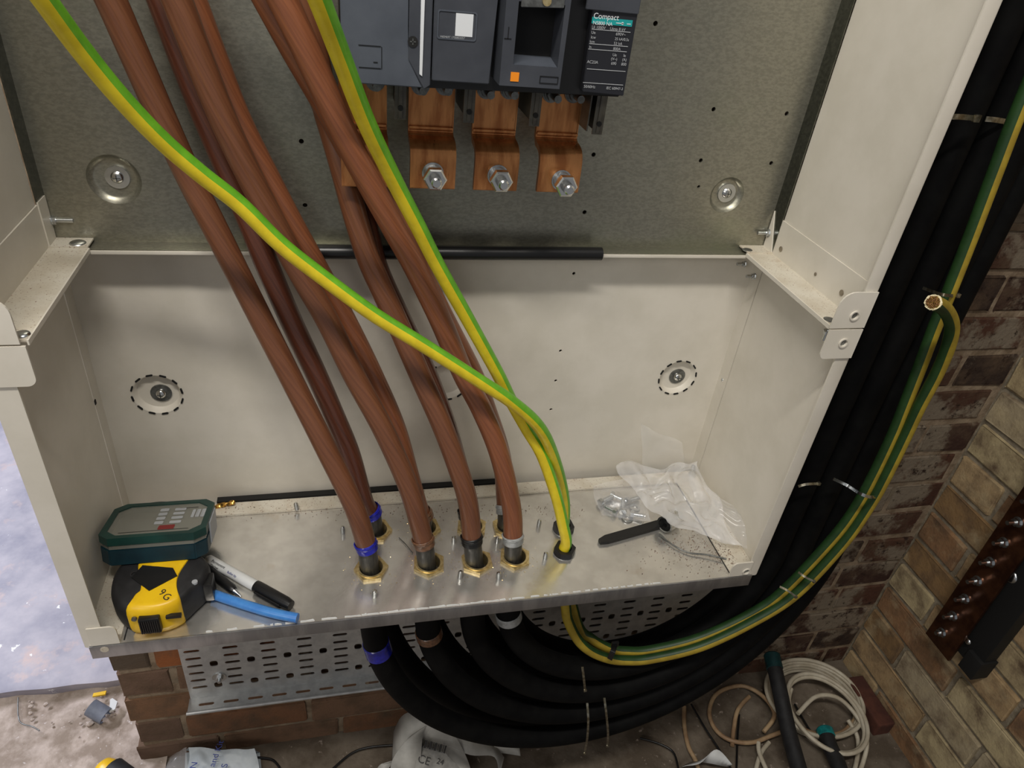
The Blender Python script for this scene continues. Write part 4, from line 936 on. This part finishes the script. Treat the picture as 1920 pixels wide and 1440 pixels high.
# right corner: bag of fixings, flat tool, socket
tp = thing('flat_black_tool', 'flat black steel chisel blade lying on the plate, partly under the plastic bag', 'tool')
a, b = Z(1124, 1015, .004), Z(1236, 983, .004); ax = (b - a).normalized(); sdv = ax.cross(Vector((0, 0, 1))).normalized()
def oriented(bm, o, x, y, z, pts, h0, h1):
    A = [bm.verts.new(o + x * p + y * q + z * h0) for p, q in pts]; Bv = [bm.verts.new(o + x * p + y * q + z * h1) for p, q in pts]; n = len(pts)
    for i in range(n): bm.faces.new((A[i], A[(i + 1) % n], Bv[(i + 1) % n], Bv[i]))
    bm.faces.new(A[::-1]); bm.faces.new(Bv)
bm = bmesh.new(); l = (b - a).length; oriented(bm, a, ax, sdv, Vector((0, 0, 1)), [(0, -.003), (.012, -.0065), (l, -.0068), (l + .03, -.0068), (l + .03, .0068), (l, .0068), (.012, .0062), (0, .0035)], -.003, .0022); obj('blade', bm, BLK, tp)
sk = thing('steel_socket', 'open-ended shiny steel socket lying at the end of the black blade', 'socket')
c = Z(1246, 984, .0145); ax = Vector((-.82, -.5, .05)).normalized(); bm = bmesh.new()
ring(bm, c, -ax, .0128, .0102, .03, 30); obj('sleeve', bm, STEEL, sk, 35)
bm = bmesh.new(); cyl(bm, c - ax * .012, c - ax * .013, .0102, 20); obj('inner_wall', bm, BLKM, sk)
# loose bolts in the bag
gb = 'loose bolts inside the plastic bag'
bl = [(1130, 940, 24, 1, 'at the left end of the heap'), (1152, 930, -40, 1, 'at the back of the heap'), (1168, 955, 70, 1, 'standing across the middle of the heap'), (1180, 938, 15, 1, 'at the right end of the heap'), (1150, 958, 130, 0, 'in front of the heap'), (1190, 965, -25, 0, 'nearest the black blade'), (1298, 886, 60, 0, 'alone by the rear corner')]
for u, v, ang, lg, d in bl:
    q = Z(u, v, .0058 if v > 900 else .009); t = thing('bolt', 'zinc plated hex bolt under the clear film, ' + d, 'bolt', gb, q); t.rotation_euler = (0, .12 * rnd.uniform(-1, 1), math.radians(ang))
    bm = bmesh.new(); cyl(bm, (-.006, 0, 0), (-.001, 0, 0), .0058, 6); obj('head', bm, ZINC, t, 25)
    bm = bmesh.new(); cyl(bm, (-.001, 0, 0), (.020 if lg else .013, 0, 0), .003, 14); 
    for k in range(6): cyl(bm, (.002 + .0025 * k, 0, 0), (.003 + .0025 * k, 0, 0), .0034, 12)
    obj('shank', bm, ZINC, t, 30)
for u, v, d in ((1176, 972, 'in front of the bolts'), (1145, 948, 'leaning on the bolts'), (1190, 952, 'right of the bolts')):
    q = Z(u, v, .0012); bm = bmesh.new(); ring(bm, (0, 0, 0), (0, 0, 1), .0085, .0045, .0014, 22); o = obj('washer', bm, ZINC, None, 30); o.location = q; o.rotation_euler = (rnd.uniform(-.1, .1), rnd.uniform(0, .1), 0)
    tag(o, 'loose zinc washer under the clear film, ' + d, 'washer', 'loose washers inside the plastic bag')
# the bag: two crumpled film sheets joined at the edges
def film(name, outline_fn, nu, nv, m, amp, seed, parent=None, freq=30):
    bm = bmesh.new(); g_ = []
    for i in range(nu + 1):
        r_ = []
        for j in range(nv + 1):
            p = outline_fn(i / nu, j / nv); k = 4 * (i / nu) * (1 - i / nu) * 4 * (j / nv) * (1 - j / nv)
            nn = abs(NZ.noise(p * freq + Vector((seed, 0, 0)))) + .5 * abs(NZ.noise(p * freq * 2.3 + Vector((0, seed, 0))))
            p = p + Vector((NZ.noise(p * 24 + Vector((seed, 1, 0))), NZ.noise(p * 24 + Vector((0, seed, 5))), 0)) * amp * .5
            r_.append(bm.verts.new(p + Vector((NZ.noise(p * freq * .8) * amp * .4, NZ.noise(p * freq * .9 + Vector((3, 1, 2))) * amp * .4, nn * amp * (.3 + min(1, k))))))
        g_.append(r_)
    for i in range(nu):
        for j in range(nv): bm.faces.new((g_[i][j], g_[i + 1][j], g_[i + 1][j + 1], g_[i][j + 1])).smooth = True
    return obj(name, bm, m, parent, 'keep')
bg = thing('plastic_bag', 'crumpled clear plastic bag of bolts in the right corner of the gland plate', 'bag')
def quad(a, b, c, d):
    def f(s, t): return (a * (1 - s) + b * s) * (1 - t) + (d * (1 - s) + c * s) * t
    return f
A1, A2, A3, A4 = Z(1128, 968, .002), Z(1112, 912, .004), Z(1205, 885, .03), Z(1222, 978, .012)
film('film_pocket', quad(A1, A4, A3, A2), 40, 30, FILM, .012, 1, bg, 22)
B1, B2, B3, B4 = Z(1268, 990, .024), Z(1150, 880, .022), Z(1310, 870, .045), Z(1405, 1060, .006)
film('film_body', quad(B1, Z(1385, 1030, .012), B3, B2), 60, 50, mat('milky_film', (238, 238, 240), None, 40, .25, alpha=.36, coat=.6, bump=.15, bscale=50), .030, 4, bg, 21)
film('film_tail', quad(Z(1310, 1005, .006), Z(1420, 1035, .008), Z(1425, 985, .035), Z(1290, 890, .04)), 40, 26, FILM, .020, 8, bg, 22)
film('film_top', quad(Y(1205, 880, -.02), Y(1290, 900, -.03), Y(1275, 830, -.008), Y(1205, 800, -.006)), 30, 30, mat('thin_film', (236, 238, 240), None, 40, .25, alpha=.16, coat=.5), .014, 12, bg, 30)
wt = tube('wire_offcut', [Z(1236, 1003, .002), Z(1262, 1022, .003), Z(1290, 1036, .003), Z(1325, 1040, .0045), Z(1362, 1048, .005)], .0012, ZINCD, None, 8, 6)
tag(wt, 'thin bent wire offcut on the plate in front of the plastic bag', 'wire')
wt = tube('wire_offcut', [Z(748, 1008, .0015), Z(762, 1022, .002), Z(774, 1037, .0015)], .0006, ZINCD, None, 8, 6)
tag(wt, 'hair-thin wire offcut between the first and second brass locknuts', 'wire')

# ================================================================ THINGS ON THE FLOOR
# white cable coil
def loopz(cu, cv, rx, ry, n, z, ph=0, turns=1, dr=0, seed=0):
    c = Z(cu, cv, z); out = []
    for i in range(int(n * turns) + 1):
        t = ph + 2 * PI * i / n; k = 1 + dr * i / n + .05 * NZ.noise(Vector((i * .3, seed, 0)))
        out.append(Vector((c.x + rx * k * math.cos(t), c.y + ry * k * math.sin(t), z + .006 * (i / n) + .003 * NZ.noise(Vector((i * .4, seed, 4))))))
    return out
cw = thing('coiled_cable', 'coil of thin white cable on the floor at the foot of the right brick wall', 'cable coil')
zf = FZ + .010
tube('cable_loops', loopz(1522, 1318, .092, .080, 14, zf, .3, 4.6, .045, 1), .0046, WCAB, cw, 10, 5)
tube('cable_loops', loopz(1548, 1340, .075, .085, 14, zf + .03, 2.2, 2.1, .05, 5), .0046, WCAB, cw, 10, 5)
tube('cable_tail', [Z(1496, 1338, zf + .045), Z(1530, 1306, zf + .05), Z(1570, 1308, zf + .045), Z(1604, 1340, zf + .03), Z(1625, 1385, zf + .02), Z(1618, 1430, zf), Z(1600, 1470, zf)], .0046, WCAB, cw, 10, 6)
tube('cable_tail', [Z(1590, 1350, zf + .02), Z(1607, 1380, zf + .01), Z(1608, 1415, zf), Z(1598, 1460, zf)], .0046, WCAB, cw, 10, 6)
t = tube('loose_cable', [Z(1432, 1372, zf + .01), Z(1452, 1340, zf + .02), Z(1430, 1305, zf + .01), Z(1390, 1286, zf), Z(1345, 1300, zf), Z(1330, 1335, zf), Z(1342, 1368, zf), Z(1370, 1388, zf + .006), Z(1410, 1392, zf + .008), Z(1450, 1378, zf + .01), Z(1490, 1365, zf + .012), Z(1540, 1378, zf + .01), Z(1580, 1372, zf + .008), Z(1606, 1345, zf + .006)], .0046, TCAB, None, 10, 6)
tag(t, 'stained off-white cable looping left of the coil on the floor', 'cable')
t = tube('loose_cable', [Z(1283, 1325, zf), Z(1283, 1360, zf), Z(1291, 1400, zf), Z(1305, 1428, zf), Z(1318, 1470, zf)], .0046, TCAB, None, 10, 6)
tag(t, 'short stained cable running forward beside the folded white tape', 'cable')
t = tube('loose_cable', [Z(1405, 1306, zf + .005), Z(1384, 1330, zf + .004), Z(1376, 1365, zf), Z(1373, 1398, zf)], .0046, TCAB, None, 10, 6)
tag(t, 'stained cable end standing inside the loop left of the coil', 'cable')
t = tube('loose_cable', [Z(1442, 1392, zf), Z(1428, 1410, zf), Z(1418, 1440, zf), Z(1412, 1480, zf)], .0046, WCAB, None, 10, 6)
tag(t, 'pale cable end right of the folded white tape, left one of a crossing pair', 'cable')
t = tube('loose_cable', [Z(1422, 1392, zf + .01), Z(1424, 1412, zf + .01), Z(1440, 1450, zf + .01), Z(1452, 1480, zf + .01)], .0046, WCAB, None, 10, 6)
tag(t, 'pale cable end right of the folded white tape, right one of a crossing pair', 'cable')
# black cable offcuts with teal taped ends
def offcut(pts, label, tlen, r=.0165):
    t = thing('cable_offcut', label, 'cable', 'black cable offcuts with teal taped ends'); pts = [Vector(p) for p in pts]
    tube('sheath', pts, r, RUB, t, 20, 6); d = (pts[1] - pts[0]).normalized(); bm = bmesh.new()
    lathe(bm, pts[0] - d * .003, d, [(.004, 0), (r * .9, .0005), (r + .0015, .004), (r + .0015, tlen), (r + .0002, tlen + .001)], 24); obj('teal_tape', bm, TEALT if tlen < .03 else mat('shaded_teal_tape', (10, 56, 58), (8, 44, 46), 80, .5), t, 40)  # long taped end gets darker teal, its shade put into the colour
offcut([Z(1447, 1228, FZ + .10), Z(1463, 1300, FZ + .085), Z(1478, 1370, FZ + .07), Z(1500, 1450, FZ + .06)], 'black cable offcut lying across the white coil, its far end taped dark teal', .035)
offcut([Z(1546, 1368, FZ + .035), Z(1556, 1400, FZ + .035), Z(1570, 1430, FZ + .035), Z(1586, 1480, FZ + .035)], 'black cable offcut with a bright teal taped end at the front of the white coil', .018)
# thin black wires
for pts, lb in (([(1296, 1320), (1322, 1365), (1345, 1400), (1370, 1440)], 'thin black wire on the floor behind the folded white tape'),
                ([(1200, 1384), (1235, 1394), (1262, 1410), (1272, 1440)], 'thin black wire curving on the floor right of the lowest black cable'),
                ([(1490, 1320), (1516, 1365), (1540, 1395), (1560, 1440)], 'thin black wire running between the two teal taped offcuts'),
                ([(620, 1445), (660, 1412), (700, 1400), (760, 1396)], 'thin black wire on the floor between the grey bag and the crumpled white tape'),
                ([(480, 1420), (510, 1424), (525, 1440)], 'short thin black wire curling out of the grey bag'),
                ([(1386, 1340), (1383, 1380), (1381, 1440)], 'straight black wire inside the stained cable loop')):
    t = tube('thin_wire', [Z(u, v, FZ + .012) for u, v in pts], .0022, BLK, None, 8, 6); tag(t, lb, 'wire')
# folded white tape
def ribbon(name, pts, wv, m, parent=None, th=.0006):
    pts = catmull([Vector(p) for p in pts], 6); bm = bmesh.new(); rs = []; n = len(pts)
    ws = catmull([Vector(x) for x in wv], 6)
    for p, s in zip(pts, ws): rs.append([bm.verts.new(p + s), bm.verts.new(p - s)])
    for A, Bv in zip(rs, rs[1:]): bm.faces.new((A[0], A[1], Bv[1], Bv[0])).smooth = True
    o = obj(name, bm, m, parent, 'keep'); md = o.modifiers.new('t', 'SOLIDIFY'); md.thickness = th; return o
t = thing('folded_tape', 'folded piece of white plastic tape on the floor under the black cables', 'tape')
ribbon('strip', [Z(1280, 1438, FZ + .03), Z(1305, 1430, FZ + .035), Z(1335, 1418, FZ + .04), Z(1368, 1436, FZ + .03)], [(0, -.006, .016), (0, -.01, .016), (.01, .006, .012), (0, -.004, .012)], WPL, t)
# crumpled white tape and label
t = thing('crumpled_tape', 'crumpled heap of off-white printed tape on the floor under the thick black cables', 'tape')
zz = FZ + .02
ribbon('strip', [Z(735, 1415, zz), Z(755, 1378, zz + .06), Z(795, 1362, zz + .08), Z(822, 1392, zz + .04), Z(850, 1440, zz), Z(860, 1480, zz)], [(.005, .03, .03), (.005, .03, .02), (.015, .02, .02), (.03, 0, .02), (.03, 0, .01), (.03, 0, 0)], PAPER, t)
ribbon('strip', [Z(760, 1470, zz), Z(762, 1420, zz + .05), Z(778, 1378, zz + .08), Z(800, 1360, zz + .07)], [(.03, 0, .01), (.028, 0, .01), (.02, .01, .0), (.02, .01, 0)], PAPER, t)
ribbon('strip', [Z(830, 1372, zz + .05), Z(880, 1394, zz + .03), Z(925, 1406, zz), Z(940, 1440, zz)], [(0, .02, .01), (0, .018, .01), (0, .015, 0), (.01, .02, 0)], PAPER, t)
ribbon('strip', [Z(900, 1400, zz), Z(935, 1398, zz), Z(975, 1410, zz)], [(0, .012, .008), (0, .01, .01), (0, .006, .004)], PAPER, t)
ribbon('strip', [Z(700, 1470, zz), Z(724, 1432, zz + .02), Z(735, 1427, zz + .03)], [(.014, 0, .004), (.014, 0, .004), (.014, 0, .004)], PAPER, t)
lp = [Z(782, 1395, zz + .055), Z(835, 1412, zz + .05), Z(870, 1450, zz + .03), Z(775, 1450, zz + .04)]
def lq(s, t_): return (lp[0] * (1 - s) + lp[1] * s) * (1 - t_) + (lp[3] * (1 - s) + lp[2] * s) * t_
film('printed_label', lq, 16, 16, mat('grey_label', (150, 148, 142), (120, 118, 114), 30, .6), .004, 3, t, 30)
nx_ = (lp[1] - lp[0]).normalized(); nn = nx_.cross(lp[3] - lp[0]).normalized(); nn = nn if nn.z > 0 else -nn; ny_ = nn.cross(nx_)
bm = bmesh.new()
for k in range(16):
    o = lq(.05 + .055 * k, .08) + nn * .005; oriented(bm, o, nx_, ny_, nn, [(0, 0), (.0014 if k % 3 else .003, 0), (.0014 if k % 3 else .003, .014), (0, .014)], 0, .0004)
obj('bar_marks', bm, DPRINT, t)
text('print_ce', 'CE', .020, DPRINT, t, lq(.05, .62) + nn * .006, nx_, ny_); text('print_xk', '24', .014, DPRINT, t, lq(.50, .62) + nn * .006, nx_, ny_)
# grey polythene bag with blue print
t = thing('grey_bag', 'pale grey polythene bag with blue print on the floor against the brick wall', 'bag')
q = [Z(345, 1470, FZ + .03), Z(490, 1470, FZ + .03), Z(478, 1406, FZ + .055), Z(352, 1402, FZ + .06)]
film('film', quad(q[0], q[1], q[2], q[3]), 30, 20, GREYB, .012, 6, t, 22)
q2 = [Z(345, 1470, FZ + .0), Z(490, 1470, FZ + .0), Z(488, 1412, FZ + .01), Z(348, 1408, FZ + .01)]
film('underside', quad(q2[0], q2[1], q2[2], q2[3]), 10, 10, GREYB, .004, 6, t, 22)
film('back_fold', quad(q[3], q[2], q2[2], q2[3]), 24, 6, GREYB, .004, 6, t, 22)
for s, u, v in (('and Kit', 402, 1438), ('N', 366, 1442), ('S', 425, 1440)):
    qq = Z(u, v, FZ + .070); text('blue_print', s, .016, NAVY, t, qq, (.25, .95, .1), (-.95, .25, 0))
t = thing('clear_bag', 'clear plastic wrapper left of the grey bag on the floor', 'bag')
film('film', quad(Z(300, 1470, FZ + .01), Z(350, 1470, FZ + .02), Z(352, 1405, FZ + .05), Z(315, 1418, FZ + .02)), 20, 16, FILM, .012, 9, t, 30)
# yellow tool, conduit cup, chips
t = thing('yellow_tool', 'yellow and dark grey hand tool handle at the bottom edge, on the dusty floor', 'tool')
a, b = Z(196, 1448, FZ + .05), Z(238, 1480, FZ + .05)
bm = bmesh.new(); lathe(bm, a + Vector((-.01, .012, 0)), b - a, [(0, -.001), (.012, .0), (.020, .006), (.023, .016), (.023, .03)], 20); obj('yellow_end', bm, TAPEY, t, 50)
bm = bmesh.new(); lathe(bm, a + Vector((.012, .0, .002)), b - a, [(.017, -.004), (.0235, .001), (.0235, .05)], 20); obj('rubber_grip', bm, RUB, t, 50)
t = thing('conduit_stub', 'grey plastic conduit stub in the rubble left of the brick wall', 'conduit')
a, b = Z(170, 1326, FZ + .035), Z(197, 1342, FZ + .025); ax = (b - a).normalized(); bm = bmesh.new(); ring(bm, a, ax, .0165, .0148, .036, 26); obj('pipe', bm, CUP, t, 40)
for (u, v, c, nm, lb) in ((186, 1303, TAPEY, 'wood_chip', 'small yellow chip lying by the slab edge left of the brick wall'), (214, 1322, WPL, 'plastic_chip', 'small white curved chip against the brick wall end')):
    q = Z(u, v, FZ + .028); bm = bmesh.new(); oriented(bm, q, Vector((1, .1, 0)), Vector((-.1, 1, 0)), Vector((0, 0, 1)), [(-.011, -.003), (.012, -.004), (.013, .004), (-.01, .004)] if c == TAPEY else [(-.006, -.016), (.004, -.012), (.006, .004), (-.004, .014), (-.008, .012)], 0, .004); tag(obj(nm, bm, c), lb, 'debris')
t = tube('thin_wire', [Z(34, 1308, FZ + .03), Z(34, 1340, FZ + .03), Z(40, 1356, FZ + .03), Z(60, 1362, FZ + .03), Z(74, 1370, FZ + .03)], .0012, ZINCD, None, 8, 6); tag(t, 'thin rusty wire hook on the rubble at the left edge', 'wire')
# rubble lumps
rp = mat('rubble_stone', (186, 174, 164), (150, 134, 122), 40, .95, bump=.6, bscale=90)
for i in range(26):
    u, v = rnd.uniform(40, 225), rnd.gauss(1332, 22)
    if v < 1305: v = 1310 + rnd.random() * 20
    if i == 0: u, v = 168, 1358
    q = Z(u, v, FZ + .018); bm = bmesh.new(); bmesh.ops.create_icosphere(bm, subdivisions=1, radius=.008 if i == 0 else rnd.uniform(.0018, .005))
    for vv in bm.verts: vv.co *= rnd.uniform(.7, 1.2); vv.co.z *= .7
    o = obj('rubble_lump', bm, rp); o.location = q; tag(o, 'small pale lump of mortar in the rubble left of the brick wall', 'stone', 'mortar lumps in the rubble')
# red brick bat at the foot of the right wall
q = Z(1628, 1268, FZ + .02); bm = bmesh.new(); bx(bm, (-.022, -.07, -.02), (.02, .05, .02), .004); o = obj('brick_bat', bm, mat('deep_red_brick', (88, 50, 38), (70, 38, 30), 30, .9, bump=.6, bscale=80)); o.location = (1.428, -.075, FZ + .018)
tag(o, 'deep red broken brick lying in the angle between floor and right wall', 'brick')
